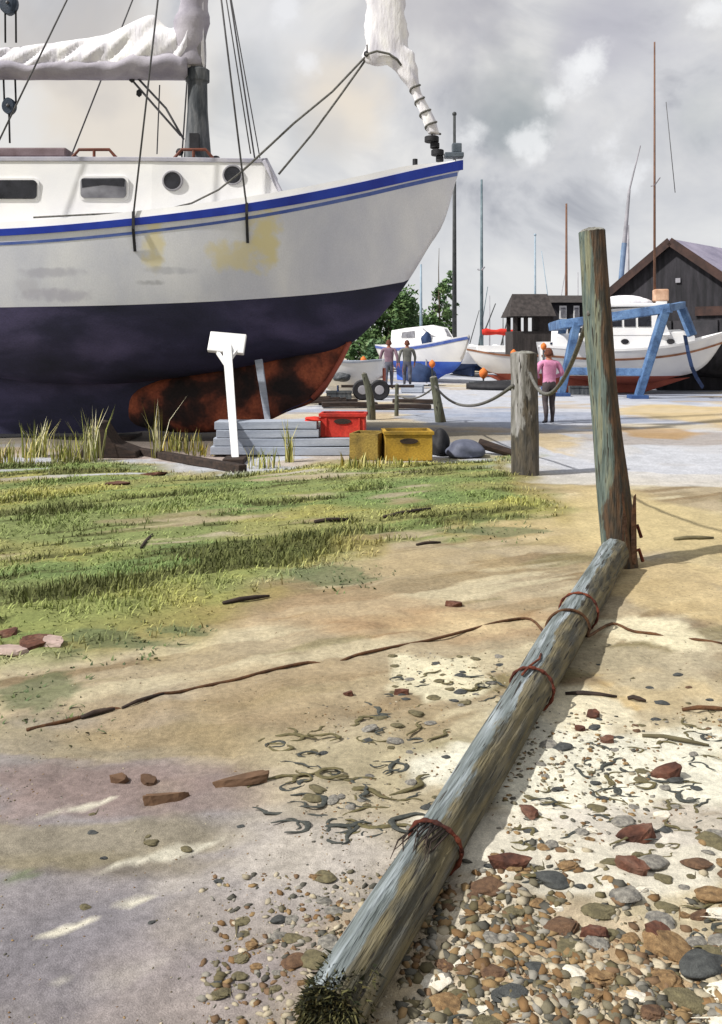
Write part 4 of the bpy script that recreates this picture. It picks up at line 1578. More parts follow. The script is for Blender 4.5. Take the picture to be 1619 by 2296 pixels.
def plank(label, x0, x1, d, z, h, w, mat=grey_board, seed=0, yaw=0.0, name='timber_board'):
    rr = random.Random(seed)
    a = P(x0, HZ, d).x
    b = P(x1, HZ, d).x
    mb = MB()
    n = 14
    rings = []
    for i in range(n + 1):
        t = i / n
        x = (b - a) * (t - 0.5)
        dz = 0.006 * math.sin(5 * t + seed)
        rings.append([(x, -w / 2, dz), (x, w / 2, dz), (x, w / 2, h + dz), (x, -w / 2, h + dz)])
    mb.loft(rings)
    o = mb.build(name, [mat], None, bevel=0.008)
    put(o, ((a + b) / 2, d, z), (0, 0, yaw))
    return tag(o, label, 'timber')


plank('lowest grey board of the stack in the grass beside the red crate', 478, 792, BD, 0.02, 0.12, 0.5, seed=1)
plank('second board up in the grey stack, the red crate standing on its end', 484, 786, BD, 0.15, 0.115, 0.46, seed=2)
plank('third board up in the grey stack beside the red crate', 490, 716, BD, 0.275, 0.115, 0.44, seed=3, yaw=0.01)
plank('topmost board of the grey stack, a red rag lying on its end', 486, 712, BD, 0.40, 0.115, 0.42, seed=4, yaw=-0.012)
plank('long dark plank lying beyond the crates, behind the red crate', 828, 966, 23.0, 0.03, 0.10, 0.4, dark_wood, 5, name='dark_plank')
plank('short dark plank lying beside the trailer wheels', 722, 846, 23.6, 0.03, 0.12, 0.4, dark_wood, 6, 0.08, name='dark_plank')
plank('dark plank farthest out on the wet hard, left of the stake', 880, 985, 25.2, 0.03, 0.10, 0.35, dark_wood, 7, -0.05, name='dark_plank')


def crate(name, label, cat, x0, x1, ytop, ybot, d, z0, depth, mat, rim=True, holes=True, yaw=0.0, ribs=3, hole_mat=dark_wood, parts=True):
    a, b = P(x0, ytop, d), P(x1, ybot, d)
    w = b.x - a.x
    h = a.z - z0
    t = thing(name, label, cat, ((a.x + b.x) / 2, d + depth / 2, z0), yaw)
    th = 0.025
    mb = MB()
    mb.box((0, 0, th / 2), (w - 0.04, depth - 0.04, th))
    for sy in (-1, 1):
        mb.box((0, sy * (depth - th) / 2, h / 2), (w, th, h))
    for sx in (-1, 1):
        mb.box((sx * (w - th) / 2, 0, h / 2), (th, depth - 2 * th, h))
    mb.build('box', [mat], t, bevel=0.006)
    if rim:
        mb = MB()
        for sy in (-1, 1):
            mb.box((0, sy * (depth / 2 + 0.008), h - 0.03), (w + 0.05, 0.022, 0.05))
        for sx in (-1, 1):
            mb.box((sx * (w / 2 + 0.008), 0, h - 0.03), (0.022, depth + 0.03, 0.05))
        mb.build('rim', [mat], t, bevel=0.005)
        for k in range(ribs):
            x = -w / 2 + w * (k + 0.5) / ribs
            if abs(x) > 0.1:
                mb = MB()
                mb.box((x, -depth / 2 - 0.012, h * 0.42), (0.03, 0.02, h * 0.74))
                mb.build('rib', [mat], t, bevel=0.004)
    if holes:
        mb = MB()
        mb.prism([(0.13 * math.cos(R(k * 20)), 0.04 * math.sin(R(k * 20))) for k in range(18)], 0.014, c=0)
        mb.v = [(x, y - depth / 2 - 0.006, z + h * 0.66) for x, y, z in mb.v]
        mb.build('handle_slot', [hole_mat], t)
    return t


crate('plastic_crate', 'bright red plastic crate standing on the end of the grey boards', 'crate', 720, 820, 926, 985, 13.38, 0.275, 0.42, red_paint, ribs=4, yaw=-0.06)
crate('plastic_crate', 'yellow plastic crate with dark handle slot in the grass', 'crate', 862, 968, 966, 1036, 12.6, 0.02, 0.5, yellow_crate, ribs=0, yaw=0.05)
crate('wooden_box', 'stained olive brown box in the grass beside the yellow crate', 'box', 792, 858, 972, 1044, 12.7, 0.02, 0.5, olive_box, rim=False, holes=False, yaw=-0.25)


def soft_heap(name, label, cat, loc, size, mat, seed, sub=4, rough=0.16):
    mb = MB()
    mb.ball((0, 0, 0), 1.0, sub, 0, size, rough, seed)
    mb.v = [(x, y, max(z, -size[2] * 0.35)) for x, y, z in mb.v]
    o = mb.build(name, [mat], None, 'all')
    return tag(put(o, loc), label, cat)


c = gp(986, 1020)
soft_heap('bin_bag', 'black plastic sack slumped against the right side of the yellow crate', 'sack', (c.x, c.y + 0.15, 0.10), (0.17, 0.22, 0.26), black_rubber, 3)
c = gp(1045, 1024)
soft_heap('folded_tarpaulin', 'slate grey tarpaulin folded on the ground beside the black sack', 'tarpaulin', (c.x, c.y + 0.1, 0.07), (0.30, 0.3, 0.17), pm('slate_tarp', [(72, 76, 92), (98, 102, 118)], 4, 0.7, 0.3, 20), 5, rough=0.1)
c = gp(1112, 1018)
mb = MB()
wobble_tube(mb, (-0.24, 0.1, 0.17), (0.26, -0.1, 0.03), 0.075, 0.06, 16, 16, 0.08, 8)
mb.f += [tuple(range(15, -1, -1)), tuple(range(16 * 16, 17 * 16))]
mb.m += [0, 0]
tag(put(mb.build('wood_billet', [dark_wood], None, True), c), 'dark billet of wood lying between the grey tarpaulin and the short post', 'wood')
c = P(702, 934, 13.35)
soft_heap('red_rag', 'crumpled red rag lying on top of the grey boards', 'rag', (c.x, 13.4, 0.535), (0.13, 0.12, 0.05), red_cloth, 9)
c = gp(770, 1002)
soft_heap('blue_can', 'small crumpled blue bag in the grass in front of the boards', 'bag', (c.x, c.y - 0.2, 0.07), (0.10, 0.1, 0.10), pm('blue_bag', [(92, 120, 158), (128, 152, 184)], 4, 0.6), 12)
c = gp(748, 1016)
mb = MB()
mb.tube([(0, 0, 0), (0, 0, 0.14)], 0.05, 10)
tag(put(mb.build('dark_bottle', [dark_wood], None, True), (c.x + 0.22, c.y - 0.1, c.z)), 'dark brown can beside the small blue bag', 'can')


# ------------------------------------------------------------------ boats in the yard behind
def small_boat(root, L_, B_, z0, zw, zs, mats, sheer=0.35, fore=0.45, strip_mat=None, zstrip=None, hstrip=0.08, stem_rake=0.35, keel=True):
    """a hull along +x, x from 0 (stern) to L_ (bow); z0 bottom, zw paint line, zs sheer amidships"""
    bs = spline([0, L_ * 0.25, L_ * 0.55, L_ * 0.8, L_ * 0.93, L_], [B_ * 0.40, B_ * 0.49, B_ * 0.5, B_ * 0.33, B_ * 0.14, 0.01])
    zsf_ = spline([0, L_ * 0.4, L_ * 0.75, L_], [zs + sheer * 0.2, zs, zs + sheer * 0.35, zs + sheer])
    hb = z0 + 0.25 * (zs - z0)
    zcf_ = spline([0, L_ * 0.3, L_ * 0.6, L_ * (1 - stem_rake * 0.6), L_ * (1 - stem_rake * 0.2), L_], [hb + 0.25 * (zs - z0), hb, hb * 0.97, hb + 0.1 * (zs - z0), hb + 0.5 * (zs - z0), zs + sheer - 0.005])
    pf_ = spline([0, L_ * 0.4, L_ * 0.8, L_], [0.3, 0.3, 0.6, 0.95])
    hl = Hull(0, L_, zcf_, zsf_, lambda x: zw, bs, pf_, 30)
    mb = MB()
    hl.shell(mb, 6, 6)
    mb.build('hull', mats, root, 'all', weld=True)
    if keel:
        mb = MB()
        mb.prism([(L_ * 0.06, hb + 0.25 * (zs - z0)), (L_ * 0.08, z0), (L_ * 0.55, z0), (L_ * 0.8, hb + 0.12 * (zs - z0)), (L_ * 0.6, hb + 0.1), (L_ * 0.3, hb + 0.1)], 0.16)
        mb.build('keel', [mats[1]], root, bevel=0.03)
    mb = MB()
    hl.deck(mb, 0.06, 0.05)
    mb.build('deck', [white_paint], root, 'all')
    if strip_mat:
        dz = zstrip if zstrip is not None else -hstrip
        mb = MB()
        hl.strip(mb, lambda x: zsf_(x) + dz, lambda x: zsf_(x) + dz + hstrip, 0.02, thick=0.03, x1=L_ * 0.995)
        mb.build('rubbing_strake', [strip_mat], root, True)
    return hl


def mast_on(root, x, z0, z1, r, mat, spread=None, boom=None, boom_mat=None, tip=None, stays=None, side=0.0, bx=None):
    mb = MB()
    mb.tube([(x, side, z0), (x, side, z1)], [r, r * 0.55], 10)
    if tip:
        mb.ball((x, side, z1), tip, 2)
    mb.build('mast', [mat], root, 'all')
    if spread:
        for sd in (-1, 1):
            mb = MB()
            mb.tube([(x, side, spread), (x + 0.03, side + sd * 0.8, spread + 0.12)], r * 0.45, 6)
            mb.build('spreader', [mast_grey], root, 'all')
    if boom:
        mb = MB()
        q = [(x + (bx or -1) * boom[0] * k / 8, side, boom[1] + 0.02 * math.sin(k * 2)) for k in range(9)]
        mb.tube(q, [r * (1.5 + 0.3 * math.sin(k * 1.7)) for k in range(9)], 10)
        mb.build('boom_cover', [boom_mat or mast_grey], root, 'all')
    for (xa, ya, za) in (stays or []):
        mb = MB()
        mb.tube([(x, side, z1 * 0.97), (xa, ya, za)], 0.012, 5)
        mb.build('stay', [steel_wire], root, 'all')


# boat in the blue hoist
HD = 28.0
def build_hoist_boat():
    L_ = 6.3
    ang = R(-8)
    bow = Vector(((1634 - CX) * 30.3 / F, 30.3, 0))
    root = thing('cabin_boat', 'white cabin boat with red bottom and brown strake standing in the blue hoist', 'boat', (bow.x - L_ * math.cos(ang), bow.y - L_ * math.sin(ang), 0), ang)
    hl = small_boat(root, L_, 2.5, 0.02, 0.62, 1.48, [white_paint, red_bottom], 0.62, strip_mat=brown_paint, zstrip=-0.34, hstrip=0.07, stem_rake=0.5)
    mb = MB()
    hl.strip(mb, lambda x: hl.zs(x) - 0.02, lambda x: hl.zs(x) + 0.06, 0.012, thick=0.05)
    mb.build('toe_rail', [white_cabin], root, True)
    mb = MB()
    rings = []
    for x, w, z in [(0.5, 0.9, 1.95), (3.6, 0.9, 2.05), (4.7, 0.66, 2.1), (5.1, 0.48, 1.95)]:
        rings.append([(x, -w, 1.4), (x, -w * 0.94, z), (x, 0, z + 0.10), (x, w * 0.94, z), (x, w, 1.4)])
    mb.loft(rings)
    mb.build('cabin', [white_cabin], root)
    mb = MB()
    rings = []
    for x, z in [(1.7, 2.85), (3.85, 2.95), (4.2, 2.1)]:
        rings.append([(x, -0.87, 2.0), (x, -0.80, z), (x, 0, z + 0.06), (x, 0.80, z), (x, 0.87, 2.0)])
    mb.loft(rings)
    wh = mb.build('wheelhouse', [white_cabin], root)
    mb = MB()
    mb.box((2.8, 0, 3.00), (2.5, 1.9, 0.12))
    mb.build('roof', [white_cabin], wh, bevel=0.03)
    mb = MB()
    mb.ball((2.9, 0.1, 3.10), 1.0, 3, 0, (0.95, 0.6, 0.28), 0.12, 5)
    mb.build('roof_cover', [sail_cloth], wh, 'all')
    for x0, x1 in [(1.85, 2.2), (2.28, 2.65), (2.73, 3.1), (3.18, 3.6)]:
        for sd in (-1, 1):
            mb = MB()
            mb.add([(x0, sd * 0.872, 2.28), (x1, sd * 0.872, 2.28), (x1, sd * 0.830, 2.78), (x0, sd * 0.830, 2.78), (x0, sd * 0.82, 2.28), (x1, sd * 0.82, 2.28), (x1, sd * 0.78, 2.78), (x0, sd * 0.78, 2.78)],
                   [(0, 1, 2, 3), (7, 6, 5, 4), (0, 4, 5, 1), (1, 5, 6, 2), (2, 6, 7, 3), (3, 7, 4, 0)])
            mb.build('window', [dark_glass], wh)
    for x in (2.1, 2.75, 3.7, 4.25):
        for sd in (-1, 1):
            mb = MB()
            w = 0.9 if x < 3.65 else 0.80
            mb.loft([[(x + 0.13 * math.cos(R(k * 24)), sd * (w * 0.955 + d), 1.78 + 0.09 * math.sin(R(k * 24))) for k in range(15)] for d in (-0.04, 0.035)])
            mb.build('porthole', [dark_glass], root)
    mb = MB()
    mb.box((4.05, -0.1, 3.36), (0.48, 0.45, 0.42))
    mb.build('liferaft_case', [tan_paint], root, bevel=0.05)
    mb = MB()
    mb.box((4.05, -0.1, 3.08), (0.35, 0.4, 0.2))
    mb.build('liferaft_bracket', [white_paint], root)
    q = P(1467, 95, 30.7)
    ca, sa = math.cos(ang), math.sin(ang)
    mxl = (q.x - root.location.x) * ca + (30.7 - root.location.y) * sa
    mast_on(root, mxl, 2.0, q.z, 0.05, mast_brown, spread=P(0, 416, 30.7).z, stays=None)
    mb = MB()
    mb.tube([(mxl + 0.38, 0, 10.0), (mxl + 0.70, 0.1, 6.9)], 0.014, 5)
    mb.build('stay', [steel_wire], root, 'all')
    # black hull added to fill the shadowed mass under the bow
    root = thing('shadow_hull', 'added black hull standing in for the shadow behind the bow of the cabin boat', 'stand-in hull', (10.2, 33.0, 0), R(-4))
    small_boat(root, 9.0, 3.0, 0.0, 0.3, 1.75, [tarred, tarred], 0.25, stem_rake=0.3)


build_hoist_boat()


def build_hoist():
    f1, f2 = G(1430, 893), Vector(((1257 - CX) * 29.0 / F, 29.0, 0))
    t1, t2 = P(1492, 692, 27.4), P(1293, 722, 29.0)
    root = thing('boat_hoist', 'light blue steel boat hoist straddling the white cabin boat', 'boat hoist', f1)
    o = Vector(f1)
    back = Vector((0.55, 4.3, 0))
    for a, b, lab in ((f1, t1, 0), (f2, t2, 0), (f1 + back, t1 + back, 1), (f2 + back, t2 + back, 1)):
        mb = MB()
        mb.beam(a - o, b - o, 0.22, 0.28, w2=0.25, h2=0.32)
        mb.build('leg', [hoist_blue], root, bevel=0.02)
        mb = MB()
        mb.box((a - o) + Vector((0, 0, 0.05)), (0.55, 0.5, 0.12))
        mb.build('foot_plate', [pm('hoist_navy', [(40, 66, 112), (60, 88, 136)], 3, 0.6)], root, bevel=0.015)
    dirv = (t1 - t2).normalized()
    for bk in (Vector((0, 0, 0)), back):
        mb = MB()
        mb.beam(t2 - dirv * 0.55 + bk - o, t1 + dirv * 0.18 + bk - o, 0.26, 0.28)
        mb.build('top_beam', [hoist_blue], root, bevel=0.02)
        mb = MB()
        za = 0.82
        pa, pb_ = f2 + (t2 - f2) * (za / t2.z), f1 + (t1 - f1) * (za / t1.z)
        mb.beam(pa + bk - o, pb_ + bk - o, 0.16, 0.24)
        mb.build('lower_beam', [hoist_blue], root, bevel=0.015)
    mb = MB()
    mb.beam(t2 - dirv * 0.4 - o, t2 - dirv * 0.4 + back - o, 0.3, 0.32)
    mb.build('cross_beam', [hoist_blue], root, bevel=0.02)
    # outer support that leans over the boat's bow
    mb = MB()
    a, b = P(1528, 690, 29.2), P(1552, 752, 29.0)
    mb.beam(a - o, b - o, 0.26, 0.28)
    mb.beam(t1 + Vector((0, 0.2, 0)) - o, a + Vector((0.05, 0, 0.1)) - o, 0.2, 0.22)
    mb.build('bracket', [hoist_blue], root, bevel=0.02)
    for pts in ([(1322, 752, 28.2), (1332, 790, 27.6), (1345, 826, 27.45), (1360, 862, 27.7), (1368, 880, 28.2)], [(1536, 752, 27.9), (1543, 790, 27.4), (1551, 822, 27.35), (1562, 846, 27.6), (1576, 868, 28.2)]):
        mb = MB()
        pp = [P(*q) - o for q in pts]
        for k in range(len(pp) - 1):
            mb.beam(pp[k], pp[k + 1], 0.11, 0.03, up=(0, 1, 0))
        mb.build('sling', [navy_strap], root)


build_hoist()


def build_shed():
    ap = P(1510, 541, 40)
    th = R(45)
    ax = Vector((math.cos(th), math.sin(th), 0))          # along the ridge
    pr = Vector((math.sin(th), -math.cos(th), 0))         # across, towards the right
    w, Lr, ze = 3.55, 13.0, 3.72
    root = thing('boat_shed', 'dark tarred boat shed with a steep gable and lilac grey roof behind the hoist', 'shed', (ap.x, ap.y, 0), math.atan2(ax.y, ax.x))
    # local: x along the ridge, -y towards the right
    zr = ap.z
    mb = MB()
    mb.add([(0, w, 0), (0, -w, 0), (0, -w, ze), (0, 0, zr - 0.12), (0, w, ze), (Lr, w, 0), (Lr, -w, 0), (Lr, -w, ze), (Lr, 0, zr - 0.12), (Lr, w, ze)],
           [(0, 4, 3, 2, 1), (5, 6, 7, 8, 9), (1, 2, 7, 6), (0, 5, 9, 4), (2, 3, 8, 7), (3, 4, 9, 8)])
    mb.build('wall', [tarred], root)
    for sd in (-1, 1):
        mb = MB()
        sl = (zr - ze) / w
        e = w + 0.35
        mb.add([(-0.35, 0, zr), (Lr + 0.3, 0, zr), (Lr + 0.3, sd * e, zr - sl * e), (-0.35, sd * e, zr - sl * e), (-0.35, 0, zr + 0.1), (Lr + 0.3, 0, zr + 0.1), (Lr + 0.3, sd * e, zr - sl * e + 0.1), (-0.35, sd * e, zr - sl * e + 0.1)],
               [(0, 3, 2, 1), (4, 5, 6, 7), (0, 1, 5, 4), (1, 2, 6, 5), (2, 3, 7, 6), (3, 0, 4, 7)])
        mb.build('roof', [roof_lilac], root)
        mb = MB()
        mb.beam((-0.38, 0, zr - 0.02), (-0.38, sd * (e + 0.02), zr - sl * e - 0.02), 0.06, 0.36)
        mb.build('bargeboard', [bargeboard], root)
    mb = MB()
    for q in range(2):
        mb.box((-0.06, 1.05 - 2.1 * q, 1.4), (0.10, 2.0, 2.7))
    mb.build('door', [pm('shed_door', [(44, 44, 48), (60, 58, 62)], 2, 0.85, 0.3, 14)], root)
    mb = MB()
    mb.box((-0.05, -0.25, 4.55), (0.08, 0.22, 0.2))
    mb.build('vent', [mast_grey], root)
    mb = MB()
    mb.box((-0.07, -2.2, 3.15), (0.10, 2.3, 0.4))
    mb.build('lintel_board', [bargeboard], root)


build_shed()


def build_huts():
    D_ = 44.0
    u = D_ / F
    c = P(1192, HZ, D_)
    root = thing('lookout_hut', 'small dark timber lookout hut with an open window and pitched roof among the boats', 'hut', (c.x, D_, 0))
    xl, xr = -46 * u, 50 * u
    ztop, zeave, zmid = P(0, 656, D_).z, P(0, 706, D_).z, P(0, 742, D_).z
    mb = MB()
    mb.box(((xl + xr) / 2 + 0.02, 1.1, zmid / 2), (xr - xl - 0.1, 2.2, zmid))
    mb.build('wall', [hut_brown], root, bevel=0.02)
    mb = MB()
    wx = xr - 30 * u
    mb.box(((wx + xr) / 2 - 0.02, 1.1, (zmid + zeave) / 2), (xr - wx, 2.15, zeave - zmid + 0.1))
    mb.build('side_wall', [hut_brown], root)
    for x in (xl + 0.22, xl + 0.75):
        for y in (0.12, 2.08):
            mb = MB()
            mb.box((x, y, (zmid + zeave) / 2), (0.20, 0.16, zeave - zmid + 0.12))
            mb.build('corner_post', [hut_brown], root)
    mb = MB()
    rings = []
    for x, k in ((xl - 0.12, 0), (xr + 0.02, 0)):
        rings.append([(x, -0.35, zeave - 0.08), (x + (0.25 if x < 0 else -0.12), 0.9, ztop), (x + (0.25 if x < 0 else -0.12), 1.3, ztop), (x, 2.5, zeave - 0.08), (x, 2.4, zeave - 0.02), (x, -0.2, zeave - 0.02)])
    mb.add([(xl - 0.12, -0.35, zeave - 0.06), (xr + 0.05, -0.35, zeave - 0.06), (xr - 0.12, 1.0, ztop), (xl + 0.22, 1.0, ztop), (xl - 0.12, 2.5, zeave - 0.06), (xr + 0.05, 2.5, zeave - 0.06)],
           [(0, 1, 2, 3), (5, 4, 3, 2), (0, 3, 4), (1, 5, 2), (0, 4, 5, 1)])
    mb.build('roof', [hut_brown], root)
    c = P(1278, HZ, 47)
    root = thing('tarred_shed', 'black tarred shed with white framed window openings, half hidden by the leaning post', 'shed', (c.x, 47, 0))
    u = 47 / F
    w = 82 * u
    zt, zw = P(0, 658, 47).z, P(0, 676, 47).z
    mb = MB()
    mb.box((0, 1.6, zw / 2), (w, 3.2, zw))
    mb.build('wall', [tarred], root)
    mb = MB()
    mb.add([(-w / 2 - 0.15, -0.25, zw - 0.05), (w / 2 + 0.15, -0.25, zw - 0.05), (w / 2 + 0.1, 1.6, zt), (-w / 2 - 0.1, 1.6, zt), (-w / 2 - 0.15, 3.45, zw - 0.05), (w / 2 + 0.15, 3.45, zw - 0.05)],
           [(0, 1, 2, 3), (5, 4, 3, 2), (0, 3, 4), (1, 5, 2), (0, 4, 5, 1)])
    mb.build('roof', [hut_brown], root)
    for px, pw in [(1262, 10), (1292, 8)]:
        mb = MB()
        mb.box((P(px, 0, 47).x - c.x, -0.03, P(0, 700, 47).z), (pw * u * 1.6, 0.1, 0.7))
        wf = mb.build('window', [white_paint], root)
        mb = MB()
        mb.box((P(px, 0, 47).x - c.x, -0.06, P(0, 700, 47).z), (pw * u * 1.1, 0.1, 0.5))
        mb.build('pane', [smoke_glass], wf)


build_huts()


def build_yard_boats():
    # bow-on white boat with blue stripe
    L_ = 6.4
    bow = G(1052, 862)
    ang = R(-62)
    root = thing('motor_boat', 'white motor boat with blue stripe and bright blue bottom seen nearly bow on', 'boat', (bow.x - L_ * math.cos(ang), bow.y - L_ * math.sin(ang), 0), ang)
    hl = small_boat(root, L_, 2.5, 0.0, 0.95, 1.6, [white_paint, blue_bottom], 0.5, strip_mat=blue_faded, zstrip=-0.18, hstrip=0.12, stem_rake=0.3)
    mb = MB()
    rings = []
    for x, w, z in [(1.2, 0.85, 2.35), (3.6, 0.85, 2.45), (4.4, 0.65, 1.95), (5.2, 0.4, 1.8)]:
        rings.append([(x, -w, 1.4), (x, -w * 0.9, z), (x, 0, z + 0.12), (x, w * 0.9, z), (x, w, 1.4)])
    mb.loft(rings)
    cb = mb.build('cabin', [white_cabin], root)
    for sd in (-1, 1):
        mb = MB()
        mb.prism([(2.2, 2.0), (3.4, 2.0), (3.3, 2.3), (2.3, 2.25)], 0.05, c=sd * 0.82)
        mb.build('window', [smoke_glass], cb)
    mb = MB()
    for sd in (-1, 1):
        a, b = Vector((3.66, sd * 0.1, 2.34)), Vector((4.3, sd * 0.52, 2.06))
        mb.add([(3.72, sd * 0.08, 2.44), (3.72, sd * 0.66, 2.40), (4.34, sd * 0.52, 2.02), (4.34, sd * 0.08, 2.08), (3.62, sd * 0.08, 2.40), (3.62, sd * 0.66, 2.36), (4.24, sd * 0.52, 1.98), (4.24, sd * 0.08, 2.04)],
               [(0, 1, 2, 3), (7, 6, 5, 4), (0, 4, 5, 1), (1, 5, 6, 2), (2, 6, 7, 3), (3, 7, 4, 0)])
    mb.build('windscreen', [smoke_glass], cb)
    # white launch whose stern is hidden behind the short post
    root = thing('open_launch', 'white open launch with thin brown rail and red brown bottom beside the motor boat', 'boat', (P(1262, 0, 35.5).x, 35.5, 0), R(180 + 3))
    hl = small_boat(root, 3.9, 1.6, 0.05, 0.55, 1.25, [white_paint, red_bottom], 0.28, strip_mat=brown_paint, zstrip=-0.06, hstrip=0.07, stem_rake=0.55)
    # white dinghy on a trailer under the yacht's bow
    c = G(842, 900)
    root = thing('dinghy', 'white dinghy with a red brown stern board, parked under the bow of the yacht', 'boat', (P(860, 0, 28).x, 28.3, 0), R(174))
    hl = small_boat(root, 2.7, 1.5, 0.1, 0.38, 1.15, [white_cabin, white_cabin], 0.30, strip_mat=grey_board, zstrip=-0.05, hstrip=0.06, stem_rake=0.35)
    mb = MB()
    mb.box((-0.03, 0, 0.72), (0.06, 0.62, 0.42))
    mb.build('transom_board', [red_bottom], root, bevel=0.01)
    mb = MB()
    mb.ball((1.55, 0.0, 0.0), 1.0, 3, 0, (0.28, 0.5, 0.16), 0.1, 3)
    mb.v = [(x - 0.3, y + 0.52, z + 0.66) for x, y, z in mb.v]
    mb.build('side_cushion', [mast_dark], root, 'all')
    root = thing('boat_trailer', 'low boat trailer with two black wheels beneath the white dinghy', 'trailer', (P(832, 0, 26.9).x, 26.9, 0))
    for px in (813, 851):
        x = P(px, 0, 26.9).x - root.location.x
        mb = MB()
        mb.loft([[(x + r * math.cos(R(k * 18)), d, 0.31 + r * math.sin(R(k * 18))) for k in range(20)] for r, d in ((0.16, -0.1), (0.27, -0.11), (0.31, -0.06), (0.31, 0.06), (0.27, 0.11), (0.16, 0.1))])
        wl = mb.build('wheel', [black_rubber], root, True)
        mb = MB()
        mb.loft([[(x + r * math.cos(R(k * 30)), d, 0.31 + r * math.sin(R(k * 30))) for k in range(12)] for r, d in ((0.15, -0.09), (0.13, -0.115), (0.04, -0.12))])
        mb.build('rim', [mast_grey], wl, True)
    mb = MB()
    mb.beam((-0.9, 0.0, 0.42), (1.3, 0.0, 0.42), 0.08, 0.08)
    mb.build('chassis', [dark_wood], root)
    mb = MB()
    mb.tube([(-1.0, 0, 0.45), (-1.0, 0, 0.0)], 0.03, 8)
    mb.build('jockey_stand', [navy_strap], root, True)
    # dark heap of gear by the walkers
    c = G(953, 866)
    soft_heap('tarpaulin_heap', 'dark navy tarpaulin thrown over gear to the right of the two walkers', 'tarpaulin', (P(945, 0, 36.5).x, 36.5, 0.36), (0.55, 0.6, 0.55), navy_strap, 14, rough=0.12)
    root = thing('sail_bag_on_pole', 'navy sail bag tied to the top of a short pole behind the tarpaulin', 'bag', (P(956, 0, 39).x, 39, 0))
    mb = MB()
    mb.tube([(0, 0, 0), (0, 0, 2.0)], 0.04, 8)
    mb.build('pole', [mast_grey], root, True)
    mb = MB()
    mb.ball((0, 0, 1.85), 1.0, 3, 0, (0.22, 0.2, 0.36), 0.15, 3)
    mb.build('bag', [navy_strap], root, 'all')


build_yard_boats()


def build_clutter():
    root = thing('upturned_dinghy', 'black upturned dinghy on the hard in front of the white launch', 'dinghy', (P(1118, 0, 33.2).x, 33.2, 0), R(170))
    mb = MB()
    rings = []
    for k in range(13):
        t = k / 12
        w = 0.62 * math.sin(math.pi * (0.18 + 0.82 * t) ** 0.8) ** 0.7 if t < 0.999 else 0.01
        h = 0.34 * (1 - 0.35 * t * t)
        rings.append([(-1.0 + 2.2 * t, w * math.cos(R(a)), 0.02 + h * math.sin(R(a)) ** 0.8) for a in range(0, 181, 20)])
    mb.loft(rings)
    mb.build('hull', [black_rubber], root, 'all')
    mb = MB()
    mb.beam((-1.0, 0, 0.37), (1.1, 0, 0.27), 0.05, 0.06)
    mb.build('keel_strip', [mast_dark], root)
    root = thing('white_cruiser', 'white cruiser with dark cabin windows standing between the lookout hut and the leaning post', 'boat', (P(1218, 0, 41).x, 41, 0), R(12))
    hl = small_boat(root, 4.6, 2.0, 0.3, 0.8, 1.75, [white_paint, navy_strap], 0.35, strip_mat=navy_strap, zstrip=-0.12, hstrip=0.08, stem_rake=0.4)
    mb = MB()
    mb.loft([[(x, -w, 1.6), (x, -w * 0.9, z), (x, w * 0.9, z), (x, w, 1.6)] for x, w, z in [(0.7, 0.75, 2.6), (2.6, 0.75, 2.65), (3.5, 0.5, 1.95)]])
    cb = mb.build('cabin', [white_cabin], root, bevel=0.03)
    for x0, x1 in ((0.9, 1.6), (1.75, 2.4)):
        mb = MB()
        mb.prism([(x0, 2.1), (x1, 2.1), (x1, 2.45), (x0, 2.42)], 0.06, c=-0.70)
        mb.build('window', [dark_glass], cb)
    rr = random.Random(3)
    for k, (px, py, d, lab) in enumerate([(925, 880, 31.0, 'grey fish box lying on the hard in front of the walkers'), (760, 897, 26.5, 'dark fish box under the forefoot of the yacht'), (1302, 884, 30.0, 'dark fish box under the hull beside the leaning post')]):
        p = G(px, py)
        t = thing('fish_box', lab, 'box', (p.x, p.y, 0), rr.uniform(-0.4, 0.4))
        m = grey_board if k == 0 else mast_dark
        mb = MB()
        for sy in (-1, 1):
            mb.box((0, sy * 0.22, 0.15), (0.75, 0.03, 0.26))
        for sx in (-1, 1):
            mb.box((sx * 0.36, 0, 0.15), (0.03, 0.41, 0.26))
        mb.box((0, 0, 0.02), (0.69, 0.41, 0.03))
        mb.build('box', [m], t, bevel=0.006)
        mb = MB()
        for sy in (-1, 1):
            mb.box((0, sy * 0.245, 0.26), (0.78, 0.02, 0.045))
        mb.build('rim', [m], t)
    root = thing('timber_heap', 'low heap of dark timbers and weed under the forefoot of the yacht', 'timber heap', (P(735, 0, 24.5).x, 24.5, 0))
    mb = MB()
    for q in range(9):
        a = rr.uniform(-0.5, 0.5)
        x, y, z = rr.uniform(-0.5, 0.5), rr.uniform(-0.4, 0.4), 0.06 + 0.05 * (q // 3)
        l = rr.uniform(0.5, 0.9)
        mb.beam((x - l / 2, y - a * l / 2, z), (x + l / 2, y + a * l / 2, z + rr.uniform(-0.03, 0.1)), 0.1, 0.08)
    mb.build('timbers', [dark_wood], root)


build_clutter()


